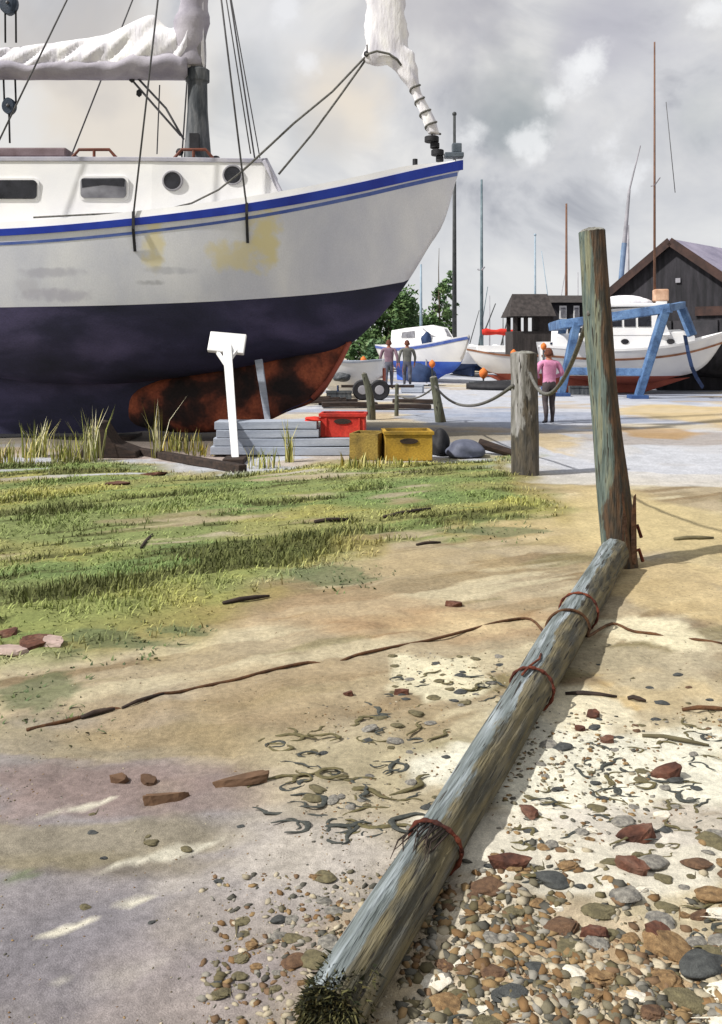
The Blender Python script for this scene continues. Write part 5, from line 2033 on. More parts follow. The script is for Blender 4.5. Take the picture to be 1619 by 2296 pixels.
def buoy(label, px, py, d, r, on=None, mat=orange_paint, pole=True, zbase=0.0):
    r *= 0.66
    c = P(px, py, d)
    root = thing('marker_buoy', label, 'buoy', (c.x, d, zbase))
    h = c.z - zbase
    mb = MB()
    mb.loft([[(rr * math.cos(R(k * 22.5)), rr * math.sin(R(k * 22.5)), h + zz) for k in range(16)] for rr, zz in ((r * 0.25, -r * 1.25), (r * 0.75, -r * 0.8), (r, -r * 0.1), (r * 0.85, r * 0.55), (r * 0.4, r * 0.95), (r * 0.18, r * 1.2))])
    mb.build('float', [mat], root, 'all')
    mb = MB()
    mb.tube([(0, 0, 0), (0, 0, h - r)], 0.035, 8)
    mb.build('pole', [mast_dark], root, True)
    mb = MB()
    mb.loft([[(0.16 * math.cos(R(k * 30)), 0.16 * math.sin(R(k * 30)), z) for k in range(12)] for z in (0, 0.08)])
    mb.build('base', [mast_dark], root, True)


buoy('orange buoy on a pole close under the bow of the yacht', 815, 806, 31, 0.16)
buoy('orange buoy on a pole at the left side of the motor boat', 969, 815, 36, 0.20)
buoy('orange buoy standing low beside the blue bottom of the motor boat', 1084, 836, 34, 0.26)
buoy('orange buoy on a pole in front of the dark lookout hut', 1152, 792, 33.5, 0.20)
buoy('orange buoy on a pole just above the head of the person in pink', 1219, 776, 30, 0.16)
buoy('red buoy on a pole at the foot of the black tarred shed', 1286, 790, 31, 0.22, mat=red_paint)
buoy('small red buoy on a pole behind the two walkers', 952 - 1, 778, 44, 0.14, mat=red_paint)
c = G(1096, 884)
for px, lab in [(1082, 'black tyre lying under the stem of the white launch')]:
    mb = MB()
    p = G(px, 872)
    pts = [(0.30 * math.cos(R(k * 15)), 0.30 * math.sin(R(k * 15)), 0.10) for k in range(25)]
    mb.tube(pts, 0.11, 10)
    tag(put(mb.build('old_tyre', [black_rubber], None, 'all'), (p.x, p.y, 0)), lab, 'tyre')


# distant yachts whose masts stand over the yard
def far_yacht(label, px, pytop, d, mat, r=0.09, tip=None, heel=0.0, heading=20, boom=None, boom_mat=None, L_=7.5, spread=None, low=False, bx=None):
    q = P(px, pytop, d)
    mxl = L_ * 0.55
    a = R(heading)
    root = thing('distant_yacht', label, 'yacht', (q.x - mxl * math.cos(a), d - mxl * math.sin(a), 0), a)
    small_boat(root, L_, 2.4, 0.05, 0.7, 1.25, [white_paint, navy_strap], 0.3, stem_rake=0.6)
    mb = MB()
    rings = []
    for x, w, z in [(L_ * 0.28, 0.7, 1.6), (L_ * 0.6, 0.65, 1.65), (L_ * 0.72, 0.4, 1.3)]:
        rings.append([(x, -w, 1.1), (x, -w * 0.9, z), (x, w * 0.9, z), (x, w, 1.1)])
    mb.loft(rings)
    mb.build('cabin', [white_cabin], root)
    mast_on(root, mxl, 1.2, q.z, r, mat, spread=spread, tip=tip, boom=boom, boom_mat=boom_mat, bx=bx)
    if heel:
        root.rotation_euler = (Matrix.Rotation(a, 3, 'Z') @ Matrix.Rotation(R(heel), 3, 'X')).to_euler()
    return root


far_yacht('white yacht with a tall black mast topped by a ball, beyond the big bow', 1019, 255, 50, mast_black, 0.14, tip=0.13, heading=100, spread=None)
far_yacht('white yacht with a teal mast and a red covered boom reaching towards the hut', 1080, 402, 54, clear_mast, 0.12, heading=186, boom=(2.4, P(0, 744, 54).z), boom_mat=red_cloth, spread=6.2)
far_yacht('white yacht with a pale blue mast standing among the trees', 944, 592, 57, mast_blue, 0.11, heading=95)
far_yacht('far white yacht with a slender pale blue mast over the lookout hut', 1200, 526, 66, mast_blue, 0.10, tip=0.10, heading=100)
far_yacht('white yacht with a brown mast over the black tarred shed', 1270, 456, 56, mast_brown, 0.11, heading=80, spread=None)
far_yacht('white yacht with a thick grey mast left of the gable of the boat shed', 1408, 504, 62, mast_grey, 0.15, heading=100)
far_yacht('white yacht with a thin pale blue mast close beside the leaning post', 1392, 560, 64, mast_blue, 0.08, heading=88)
far_yacht('yacht lying over with its dark mast slanting right, nearest the motor boat', 1052, 668, 60, mast_black, 0.06, heel=22, heading=95, L_=5.5)
far_yacht('small yacht lying over with a slanting mast, between the teal mast and the hut', 1112, 668, 70, mast_black, 0.06, heel=14, heading=95, L_=5.0)
far_yacht('small upright yacht with a short grey mast, between the teal mast and the hut', 1098, 662, 74, mast_grey, 0.06, heading=95, L_=5.0)
far_yacht('far white yacht with a thin slanting mast just right of the teal mast', 1066, 640, 72, clear_mast, 0.05, heel=9, heading=95, L_=5.5)
far_yacht('far white yacht with a thin pale mast just left of the brown mast', 1250, 560, 70, mast_blue, 0.05, heel=-8, heading=95, L_=6.0)
far_yacht('far white yacht with a thin dark mast left of the lookout hut', 1128, 700, 68, mast_black, 0.05, heading=92, L_=5.0)
far_yacht('far white yacht with a slanting dark mast between the black mast and the teal mast', 1040, 690, 76, mast_black, 0.05, heel=16, heading=95, L_=5.0)
far_yacht('far white yacht with a thin slanting grey mast over the roof of the lookout hut', 1232, 600, 78, mast_grey, 0.05, heel=10, heading=95, L_=6.0)
far_yacht('far white yacht with a thin grey mast just left of the tall leaning post', 1296, 610, 80, mast_grey, 0.06, heading=95, L_=6.0)
# blue derrick leaning behind the tall post
a, b = Vector(((1372 - CX) * 44 / F, 44, 0)), P(1411, 426, 44)
root = thing('derrick_spar', 'slanting blue grey derrick spar rising behind the tall leaning post', 'derrick', a)
mb = MB()
mb.tube([(0, 0, 0), (b - a) * 0.72], 0.13, 10)
mb.build('spar', [pm('derrick_blue', [(84, 108, 138), (118, 138, 164)], 3, 0.6)], root, True)
mb = MB()
mb.tube([(b - a) * 0.70, b - a], [0.12, 0.07], 10)
mb.tube([(b - a), (b - a) + Vector((0.55, 0, 2.2))], [0.05, 0.03], 8)
mb.build('topmast', [mast_grey], root, True)
mb = MB()
mb.box((0, 0, 0.1), (0.9, 0.9, 0.3))
mb.build('base', [mast_dark], root, bevel=0.02)


# ------------------------------------------------------------------ trees
def tree(label, px, d, w, h, n, mat, seed, base=0.0, trunk_r=0.12, trunk_top=None, crown_from=0.15, size=0.16, loose=0.0, cat='tree', name='bushy_tree'):
    rr = random.Random(seed)
    x = (px - CX) * d / F
    root = thing(name, label, cat, (x, d, base))
    mb = MB()
    top = trunk_top or h * 0.9
    pts = [(0.04 * math.sin(k), 0.04 * math.cos(k * 1.3), -0.1 + (top + 0.1) * k / 6) for k in range(7)]
    mb.tube(pts, [trunk_r * (1 - 0.85 * k / 6) for k in range(7)], 8)
    limbs = []
    for k in range(16):
        z = h * rr.uniform(crown_from, 0.85)
        a = rr.uniform(0, 6.28)
        l = w * 0.5 * rr.uniform(0.5, 0.95) * (1 - 0.5 * z / h)
        e = Vector((math.cos(a) * l, math.sin(a) * l, z + l * rr.uniform(0.2, 0.9)))
        mb.tube([(0, 0, z), Vector((0, 0, z)) * 0.5 + e * 0.5 + Vector((0, 0, 0.05)), e], [trunk_r * 0.4, trunk_r * 0.25, 0.012], 5)
        limbs.append(e)
    mb.build('trunk', [bark_m], root, 'all')
    mb = MB()
    clumps = [(e, w * rr.uniform(0.12, 0.22)) for e in limbs]
    for k in range(26):
        z = h * rr.uniform(crown_from, 1.0)
        r_ = w * 0.5 * (math.sin(math.pi * min(1, max(0.08, (z / h - crown_from) / (1.04 - crown_from)) ** 0.7))) * rr.uniform(0.2, 1) ** 0.5
        a = rr.uniform(0, 6.28)
        clumps.append((Vector((math.cos(a) * r_, math.sin(a) * r_, z)), w * rr.uniform(0.09, 0.20) * (1 - loose * 0.5)))
    for k in range(n):
        c, r_ = rr.choice(clumps)
        while True:
            v = Vector((rr.uniform(-1, 1), rr.uniform(-1, 1), rr.uniform(-1, 1)))
            if v.length < 1:
                break
        p = c + v * r_
        if p.z < 0.1:
            continue
        s = size * rr.uniform(0.6, 1.4)
        u = Vector((rr.uniform(-1, 1), rr.uniform(-1, 1), rr.uniform(-1, 1))).normalized()
        q = u.orthogonal().normalized()
        mb.add([p - u * s, p + q * s * 0.5, p + u * s, p - q * s * 0.5], [(0, 1, 2, 3)])
    mb.build('crown', [mat], root, fix=False)


tree('dense dark green tree whose crown meets the bow of the yacht', 872, 62, 4.6, 5.7, 5200, leaf_dark, 3)
tree('low dark green bush growing close behind the keel of the yacht', 812, 60, 2.6, 2.6, 2000, leaf_dark, 4, crown_from=0.05, name='bush', cat='bush')
tree('grey green tree behind the two walkers', 920, 64, 3.6, 4.4, 3400, leaf_blue, 5)
tree('low grey green bush behind the heads of the two walkers', 846, 56, 2.2, 1.9, 1400, leaf_blue, 6, crown_from=0.05, name='bush', cat='bush')
tree('slim tree with bare dark top and loose leaves, left of the black mast', 985, 60, 2.1, 6.2, 1300, leaf_dark, 7, trunk_r=0.09, trunk_top=8.2, loose=0.6, crown_from=0.1, name='slim_tree')
tree('slim loose leaved tree against the black mast', 1003, 61, 1.6, 6.8, 900, leaf_blue, 8, trunk_r=0.06, loose=0.7, crown_from=0.3, name='slim_tree')
tree('low dark shrub at the foot of the black mast', 964, 60, 2.6, 3.6, 2200, leaf_dark, 9, crown_from=0.05, name='bush', cat='bush')


# ------------------------------------------------------------------ people
def person(label, px, pyfeet, height, shirt, trousers, heading, seed, stride=0.12, arms='down', build=1.0, puffy=1.0, group=None, skirt=False):
    """one skinned body, clothes coloured on it; hair as a child. heading 0 = walking away"""
    foot = G(px, pyfeet)
    k = height / 1.75
    V, E, Rr = [], [], []

    def v(x, y, z, r, r2=None):
        V.append((x * k, y * k, z * k))
        Rr.append((r * k, (r2 or r) * k))
        return len(V) - 1

    def link(*ids):
        for a, b in zip(ids, ids[1:]):
            E.append((a, b))
    b_ = build
    pel = v(0, 0, 0.95, 0.155 * b_, 0.115)
    wst = v(0, 0.0, 1.10, 0.145 * b_ * puffy, 0.105)
    chs = v(0, 0.01, 1.30, 0.18 * b_ * puffy, 0.12 * puffy)
    shl = v(0, 0.0, 1.44, 0.13 * b_ * puffy, 0.09)
    nck = v(0, 0.0, 1.53, 0.055)
    chn = v(0, 0.015, 1.60, 0.075, 0.085)
    hed = v(0, 0.01, 1.68, 0.088, 0.105)
    link(pel, wst, chs, shl, nck, chn, hed)
    for sd in (-1, 1):
        st = stride * sd
        hip = v(sd * 0.09, 0, 0.88, 0.095 * b_)
        kne = v(sd * 0.095, st * 0.7 + 0.03, 0.49, 0.062 * b_)
        clf = v(sd * 0.095, st * 0.9 - 0.02, 0.33, 0.058 * b_)
        ank = v(sd * 0.095, st - 0.02, 0.085, 0.040)
        hee = v(sd * 0.097, st - 0.05, 0.035, 0.036)
        toe = v(sd * 0.115, st + 0.15, 0.028, 0.034, 0.028)
        link(pel, hip, kne, clf, ank, hee)
        link(ank, toe)
        sh = v(sd * 0.19 * b_, 0, 1.42, 0.066 * puffy)
        link(shl, sh)
        if arms == 'down':
            el = v(sd * 0.27 * b_, -st * 0.7, 1.15, 0.048 * puffy)
            wr = v(sd * 0.27 * b_, -st * 1.4 + 0.08, 0.92, 0.032)
            dirz, diry = -1, 0.25
        else:                                               # elbows out, hands brought forward to the waist
            el = v(sd * 0.33, -0.02, 1.17, 0.055 * puffy)
            wr = v(sd * 0.17, 0.20, 1.08, 0.034)
            dirz, diry = -0.2, 0.8
        pm_ = v(V[wr][0] / k - 0.01 * sd, V[wr][1] / k + 0.05 * diry, V[wr][2] / k + 0.055 * dirz, 0.034, 0.022)
        link(sh, el, wr, pm_)
        for f in range(4):
            o = (f - 1.5) * 0.019
            l = (0.062, 0.072, 0.068, 0.052)[f]
            x0, y0, z0 = (c / k for c in V[pm_])
            if arms == 'down':
                a = v(x0, y0 + o + 0.01, z0 - 0.045, 0.0095)
                c_ = v(x0 - sd * 0.012, y0 + o + 0.014, z0 - 0.045 - l * 0.5, 0.0085)
                d_ = v(x0 - sd * 0.03, y0 + o + 0.012, z0 - 0.045 - l * 0.9, 0.007)
            else:
                a = v(x0 - sd * 0.03, y0 + 0.03, z0 + o, 0.0095)
                c_ = v(x0 - sd * 0.055, y0 + 0.04, z0 + o - 0.005, 0.0085)
                d_ = v(x0 - sd * (0.06 + l * 0.4), y0 + 0.03, z0 + o - 0.012, 0.007)
            link(pm_, a, c_, d_)
        x0, y0, z0 = (c / k for c in V[wr])
        t1 = v(x0 - sd * 0.012, y0 + 0.045, z0 - 0.03, 0.012)
        t2 = v(x0 - sd * 0.022, y0 + 0.06, z0 - 0.07, 0.0095)
        link(wr, t1, t2)
    me = bpy.data.meshes.new('person_body')
    me.from_pydata(V, E, [])
    tmp = bpy.data.objects.new('person_tmp', me)
    COL.objects.link(tmp)
    sk = tmp.modifiers.new('skin', 'SKIN')
    sk.branch_smoothing = 0.4
    for i, d in enumerate(me.skin_vertices[0].data):
        d.radius = Rr[i]
        d.use_root = i == 0
    sb = tmp.modifiers.new('sub', 'SUBSURF')
    sb.levels = 2
    sb.render_levels = 2
    dg = bpy.context.evaluated_depsgraph_get()
    body = bpy.data.meshes.new_from_object(tmp.evaluated_get(dg))
    body.name = 'person'
    bpy.data.objects.remove(tmp)
    for m in (skin_m, shirt, trousers, shoe_m):
        body.materials.append(m)
    # nose and ears belong to the same mesh
    bm = bmesh.new()
    bm.from_mesh(body)
    for p_, r_ in (((0, 0.125, 1.645), 0.018), ((-0.092, 0.01, 1.645), 0.022), ((0.092, 0.01, 1.645), 0.022)):
        bmesh.ops.create_icosphere(bm, subdivisions=2, radius=r_ * k, matrix=Matrix.Translation([c * k for c in p_]))
    bm.to_mesh(body)
    bm.free()
    hx = [Vector(q) for q in V]
    for f in body.polygons:
        c = f.center / k
        r_h = math.hypot(c.x, c.y)
        m = 1
        if c.z < 0.075:
            m = 3
        elif c.z > 1.505:
            m = 0
        elif abs(c.x) > 0.16 and (c.z < 0.945 if arms == 'down' else False):
            m = 0
        elif arms != 'down' and c.y > 0.17 and c.z > 0.95:
            m = 0
        elif c.z < 0.99:
            m = 2
        f.material_index = m
    body.polygons.foreach_set('use_smooth', [True] * len(body.polygons))
    o = bpy.data.objects.new('person', body)
    COL.objects.link(o)
    put(o, (foot.x, foot.y, 0.0), (0, 0, heading))
    tag(o, label, 'person', group)
    mb = MB()
    rings = []
    for q in range(9):
        t = q / 8
        z = 1.60 + 0.185 * math.sin(t * math.pi / 2)
        w = math.cos(t * math.pi / 2 * 0.96)
        rings.append([((0.099 * w + 0.004) * math.cos(a) * k, (0.01 + ((0.122 if math.sin(a) < 0 else 0.095 + 0.022 * t) * w + 0.004) * math.sin(a)) * k, (z + (0.045 * (1 - t) if math.sin(a) > 0 else 0)) * k) for a in [R(20 * i) for i in range(18)]])
    mb.loft(rings)
    mb.build('hair', [hair_m], o, 'all')
    mb = MB()
    for sd in (-1, 1):
        mb.ball((sd * 0.034 * k, 0.108 * k, 1.675 * k), 0.012 * k, 1)
    mb.build('eyes', [dark_glass], o, True)
    mb = MB()
    mb.ball((0, 0.108 * k, 1.60 * k), 0.02 * k, 1, 0, (1.2, 0.5, 0.35))
    mb.build('mouth', [red_bottom], o, True)
    return o


person('person in pink top and dark trousers standing between the short post and the blue hoist', 1231, 950, 1.57, pink_m, trouser_m, R(8), 1, 0.05, 'front', 1.12, 1.18)
person('person in mauve jacket walking away beside a companion in grey', 872, 872, 1.83, mauve_m, trouser_b, R(-6), 2, 0.10, 'down', 1.15, 1.15)
person('person in grey shirt walking away beside a companion in mauve', 913, 870, 1.82, greyshirt_m, trouser_b, R(4), 3, -0.10, 'down', 1.15, 1.12)


# ------------------------------------------------------------------ grass
def blades(mb_v, mb_f, cols, x, y, z, h, w, lean, ang, col):
    o = len(mb_v)
    dx, dy = math.cos(ang), math.sin(ang)
    lx, ly = math.cos(ang + 1.3) * lean, math.sin(ang + 1.3) * lean
    mb_v += [(x - dx * w, y - dy * w, z), (x + dx * w, y + dy * w, z), (x + dx * w * 0.7 + lx * 0.35, y + dy * w * 0.7 + ly * 0.35, z + h * 0.6), (x - dx * w * 0.7 + lx * 0.35, y - dy * w * 0.7 + ly * 0.35, z + h * 0.6), (x + lx, y + ly, z + h)]
    mb_f += [(o, o + 1, o + 2, o + 3), (o + 3, o + 2, o + 4)]
    cols += [col] * 5


grass_m = attr_mat('grass_blade', 0.8, 0, 30, 0.05, 0.25)
PAL = [np.array(lin(c)) for c in [(150, 162, 88), (172, 178, 104), (132, 146, 80), (192, 182, 112), (160, 152, 84), (112, 120, 66)]]


def build_grass():
    rr = random.Random(12)
    v_, f_, c_ = [], [], []
    n = 0
    xs = np.array([rr.uniform(-7, 3.2) for _ in range(120000)])
    ys = np.array([4.2 + 9.0 * rr.random() ** 1.25 for _ in range(120000)])
    d = grass_mask(xs, ys)
    bare = bare_patch(xs, ys)
    turf = ground_colour(xs[:, None], ys[:, None])[:, 0, :]
    dark = smooth(0.57, 0.64, fbm((xs * math.cos(0.5) + ys * math.sin(0.5)) * 0.8 + 84, (-xs * math.sin(0.5) + ys * math.cos(0.5)) * 4.4 + 20, 4))
    tall = fbm(xs * 1.4 + 13, ys * 1.4 + 5, 3)
    for x, y, dd, t, tl, dk, br in zip(xs, ys, d, turf, tall, dark, bare):
        if abs(x) > 0.42 * y + 1.2 or dd < 0.5 * rr.random() ** 2 - 0.1 or br > 0.25 + 0.6 * rr.random() or rr.random() > 0.30 + 0.6 * smooth(0.46, 0.66, tl) + 0.4 * dk:
            continue
        h = rr.uniform(0.012, 0.036) * (0.8 + 1.1 * smooth(0.52, 0.7, tl) + 1.0 * dk)
        blades(v_, f_, c_, x, y, gz(x, y) - 0.005, h, 0.0022 + 0.0005 * y, rr.uniform(0.01, 0.06), rr.uniform(0, 6.28), t * np.array((0.97, 1.0, 0.95)) * rr.uniform(0.95, 1.75))
    me = bpy.data.meshes.new('grass')
    me.from_pydata(v_, [], f_)
    set_tint(me, np.array(c_))
    me.materials.append(grass_m)
    o = bpy.data.objects.new('grass', me)
    COL.objects.link(o)
    tag(o, 'short worn green and yellow grass in front of the yacht', 'grass', kind='stuff')


build_grass()


def tuft(label, px, py, n, h, spread, seed, cols, name='grass_tuft', lean=0.25):
    rr = random.Random(seed)
    p = gp(px, py)
    v_, f_, c_ = [], [], []
    for k in range(int(n * 1.15)):
        a = rr.uniform(0, 6.28)
        r = spread * rr.random() ** 0.7
        hh = h * rr.uniform(0.45, 1.0)
        blades(v_, f_, c_, math.cos(a) * r, math.sin(a) * r, -0.02, hh, rr.uniform(0.006, 0.013), hh * rr.uniform(0.0, lean * 2), rr.uniform(0, 6.28), np.array(lin(rr.choice(cols))) * rr.uniform(0.8, 1.1))
    me = bpy.data.meshes.new(name)
    me.from_pydata(v_, [], f_)
    set_tint(me, np.array(c_))
    me.materials.append(grass_m)
    o = bpy.data.objects.new(name, me)
    COL.objects.link(o)
    put(o, p)
    return tag(o, label, 'grass tuft')


GY = [(166, 164, 84), (128, 134, 66), (196, 188, 124), (104, 108, 56)]
GP = [(206, 200, 150), (226, 220, 188), (160, 164, 92)]
GO = [(150, 132, 52), (120, 112, 52), (92, 92, 44)]
for a in [('tall pale grass tuft in front of the dark stern of the yacht, standing out light', 82, 1022, 60, 0.62, 0.20, 1, GP + GY),
          ('ragged yellow green tuft at the left under the yacht, beside the pale one', 20, 1036, 70, 0.42, 0.35, 2, GY + GO),
          ('yellow green tuft between the pale tuft and the black chock', 150, 1034, 70, 0.48, 0.3, 3, GY),
          ('tall thin tuft leaning over the black chock', 205, 1032, 44, 0.85, 0.16, 4, GY + GP),
          ('olive tuft growing against the rusty keel', 400, 1010, 90, 0.40, 0.36, 5, GO + GY),
          ('ochre tuft at the foot of the white prop on its left', 455, 1018, 50, 0.26, 0.3, 6, GO),
          ('slim tuft of tall blades in front of the grey boards', 648, 1036, 26, 0.70, 0.10, 7, GY),
          ('low tuft at the right end of the grey boards', 590, 1046, 40, 0.34, 0.24, 8, GY),
          ('dry tuft round the olive box', 806, 1058, 60, 0.22, 0.28, 9, GO + GY),
          ('low green tuft in front of the yellow crate', 900, 1050, 60, 0.14, 0.35, 10, GY),
          ('tall single tuft of olive blades in front of the rusty keel', 352, 1026, 18, 0.98, 0.07, 11, GO + GP)]:
    tuft(*a)

GW = [(84, 100, 66), (106, 118, 76), (70, 82, 56)]
for a in [('mat of low dark green weed on the sand beside the pinkish blocks', 240, 1440, 170, 0.035, 0.42, 21, GW),
          ('small mat of green weed right of the weed by the pinkish blocks', 400, 1418, 70, 0.03, 0.22, 22, GW),
          ('mat of green weed at the left edge below the pinkish blocks', 60, 1560, 150, 0.035, 0.36, 23, GW),
          ('mat of green weed on the sand under the grass point in the centre', 760, 1288, 120, 0.045, 0.45, 24, GW),
          ('thin green weed on the sand left of the tall leaning post', 1100, 1190, 90, 0.05, 0.55, 25, GW),
          ('sprigs of green weed along the left end of the brown rope', 150, 1612, 60, 0.04, 0.25, 26, GW)]:
    tag(tuft(*a, name='weed_mat', lean=0.9), a[0], 'weed', kind='stuff')

# ------------------------------------------------------------------ stones, weed, brick and sticks
def stone_mesh(name, mat, seed, flat):
    mb = MB()
    rr = random.Random(seed)
    if seed % 2:
        bm = bmesh.new()
        pts = []
        for sz in (-1, 1):
            for a in range(8):
                q = (a + rr.uniform(-0.35, 0.35)) / 8 * 6.283
                r = rr.uniform(0.6, 1.1) * (0.8 if sz > 0 else 1)
                pts.append(bm.verts.new((r * math.cos(q), r * math.sin(q) * 0.7, sz * flat * rr.uniform(0.5, 1.0))))
        res = bmesh.ops.convex_hull(bm, input=pts)
        bmesh.ops.delete(bm, geom=[v for v in bm.verts if not v.link_faces], context='VERTS')
        bmesh.ops.bevel(bm, geom=bm.edges[:], offset=0.07, segments=2, affect='EDGES')
        bm.verts.index_update()
        mb.add([v.co[:] for v in bm.verts], [tuple(v.index for v in f.verts) for f in bm.faces])
        bm.free()
        return mb.mesh(name, [mat], True)
    mb.ball((0, 0, 0), 1.0, 4, 0, (1.0, rr.uniform(0.55, 0.85), flat), 0.13, seed)
    return mb.mesh(name, [mat], 'all')


STONE = {
    'grey': [pm('stone_grey', [(94, 92, 88), (124, 120, 112), (150, 146, 136)], 3, 0.9, 0.4, 16, grain=0.2, per_object=1.0)],
    'dark': [pm('stone_dark', [(54, 56, 56), (80, 82, 80)], 3, 0.85, 0.4, 16, grain=0.2, per_object=1.0)],
    'ochre': [pm('stone_ochre', [(96, 76, 52), (126, 100, 68), (148, 122, 86)], 3, 0.9, 0.4, 16, grain=0.2, per_object=1.0)],
    'pale': [pm('stone_pale', [(204, 196, 178), (228, 222, 206)], 3, 0.9, 0.4, 16, grain=0.12, per_object=1.0)],
    'olive': [pm('stone_olive', [(84, 78, 58), (116, 108, 80)], 3, 0.9, 0.4, 16, grain=0.2, per_object=1.0)],
    'brown': [pm('stone_brown', [(78, 58, 44), (112, 86, 64)], 3, 0.9, 0.4, 16, grain=0.2, per_object=1.0)],
    'red': [pm('brick_red', [(66, 42, 34), (92, 58, 44), (112, 84, 70)], 12, 0.95, 0.6, 50, grain=0.25, per_object=1.0)],
}
SM = {k: [stone_mesh(k + '_stone', m[0], 10 * i + j, (0.24, 0.16, 0.32, 0.20)[j]) for j in range(4)] for i, (k, m) in enumerate(STONE.items())}
placed = []
rs = random.Random(77)


def on_log(x, y, r):
    p = Vector((x, y, 0.0)) - Vector((LOG_A.x, LOG_A.y, 0))
    d = Vector((log_dir.x, log_dir.y, 0)).normalized()
    t = p.dot(d)
    return -0.1 < t < 5.0 and abs((p - d * t).length) < 0.115 + r


def stone(kind, px, py, wpx, label, group, name='stone', cat='stone'):
    p = G(px, py)
    r = wpx / 2 * p.y / F
    if on_log(p.x, p.y, r * 0.8):
        return
    for q in placed:
        if (q[0] - p.x) ** 2 + (q[1] - p.y) ** 2 < ((q[2] + r) * 0.62) ** 2:
            return
    placed.append((p.x, p.y, r))
    me = rs.choice(SM[kind])
    o = bpy.data.objects.new(name, me)
    COL.objects.link(o)
    o.scale = (r, r, r * rs.uniform(0.8, 1.2))
    put(o, (p.x, p.y, gz(p.x, p.y) + r * 0.05), (rs.uniform(-0.15, 0.15), rs.uniform(-0.15, 0.15), rs.uniform(-0.5, 0.5) + (math.pi if rs.random() < 0.5 else 0)))
    return tag(o, label, cat, group)


def scatter(n, box, sizes, mix, where, slope=0.0):
    for _ in range(n):
        px, py = rs.uniform(box[0], box[2]), rs.uniform(box[1], box[3])
        k = rs.choices([m[0] for m in mix], [m[1] for m in mix])[0]
        nm = {'grey': 'grey', 'dark': 'dark slate grey', 'ochre': 'ochre brown', 'pale': 'pale cream', 'olive': 'olive brown', 'brown': 'dark brown', 'red': 'brick red'}[k]
        sc = (py - HZ) / 1300
        stone(k, px, py, rs.uniform(*sizes) * sc, f'flat {nm} stone {where}', f'{nm} stones {where}')


scatter(120, (930, 2010, 1640, 2330), (40, 118), [('ochre', 3), ('grey', 3), ('brown', 2), ('olive', 2), ('dark', 0.7), ('pale', 1.2)], 'in the near shingle right of the log')
scatter(70, (1040, 1880, 1640, 2040), (30, 88), [('ochre', 2), ('grey', 2.5), ('olive', 2), ('brown', 1), ('dark', 0.7), ('pale', 1)], 'in the middle shingle right of the log')
scatter(56, (1110, 1650, 1640, 1890), (24, 66), [('dark', 2), ('grey', 2), ('olive', 1.5), ('pale', 1)], 'on the pale shingle right of the log')
scatter(34, (480, 1960, 790, 2330), (26, 72), [('grey', 2), ('olive', 2), ('brown', 1.4), ('ochre', 0.8)], 'beside the near end of the log')
scatter(30, (690, 1600, 1000, 1880), (26, 66), [('olive', 2), ('grey', 1.5), ('dark', 0.7)], 'on the sand left of the log')
scatter(34, (880, 1470, 1130, 1590), (26, 56), [('dark', 2), ('olive', 2), ('grey', 1)], 'on the cream patch left of the log')
scatter(26, (1230, 1480, 1620, 1640), (20, 50), [('dark', 2), ('olive', 1), ('brown', 1)], 'by the dark stick right of the log')
scatter(12, (20, 1700, 640, 2250), (20, 40), [('dark', 1), ('olive', 1)], 'on the mauve mud')


def fragment(label, px, py, w, h, rot, seed, mat=None, name='brick_fragment', cat='brick'):
    rr = random.Random(seed)
    p = gp(px, py)
    u = p.y / F
    bm = bmesh.new()
    L_, D_, H_ = w * u, max(h * u * 1.6, 0.03), min(0.036, w * u * 0.40)
    pts = []
    for sz in (-0.5, 0.5):
        for a in range(9):
            q = (a + rr.uniform(-0.3, 0.3)) / 9 * 6.283
            tp = 1 + 0.45 * math.cos(q) * rr.choice([1, 0.6])
            pts.append(bm.verts.new((L_ / 2 * math.cos(q) * rr.uniform(0.7, 1.1), D_ / 2 * math.sin(q) * tp * rr.uniform(0.5, 1.0), H_ * sz * rr.uniform(0.4, 1.3))))
    bmesh.ops.convex_hull(bm, input=pts)
    bmesh.ops.subdivide_edges(bm, edges=bm.edges[:], cuts=2, use_grid_fill=True)
    bmesh.ops.triangulate(bm, faces=bm.faces[:])
    for v in bm.verts:
        v.co *= 1 + rr.uniform(-0.05, 0.05)
    me = bpy.data.meshes.new(name)
    bm.to_mesh(me)
    bm.free()
    me.materials.append(mat or STONE['red'][0])
    o = bpy.data.objects.new(name, me)
    COL.objects.link(o)
    put(o, p + Vector((0, 0, H_ * 0.25)), (rr.uniform(-0.2, 0.2), rr.uniform(-0.2, 0.2), rot))
    placed.append((p.x, p.y, L_ / 2))
    return tag(o, label, cat)


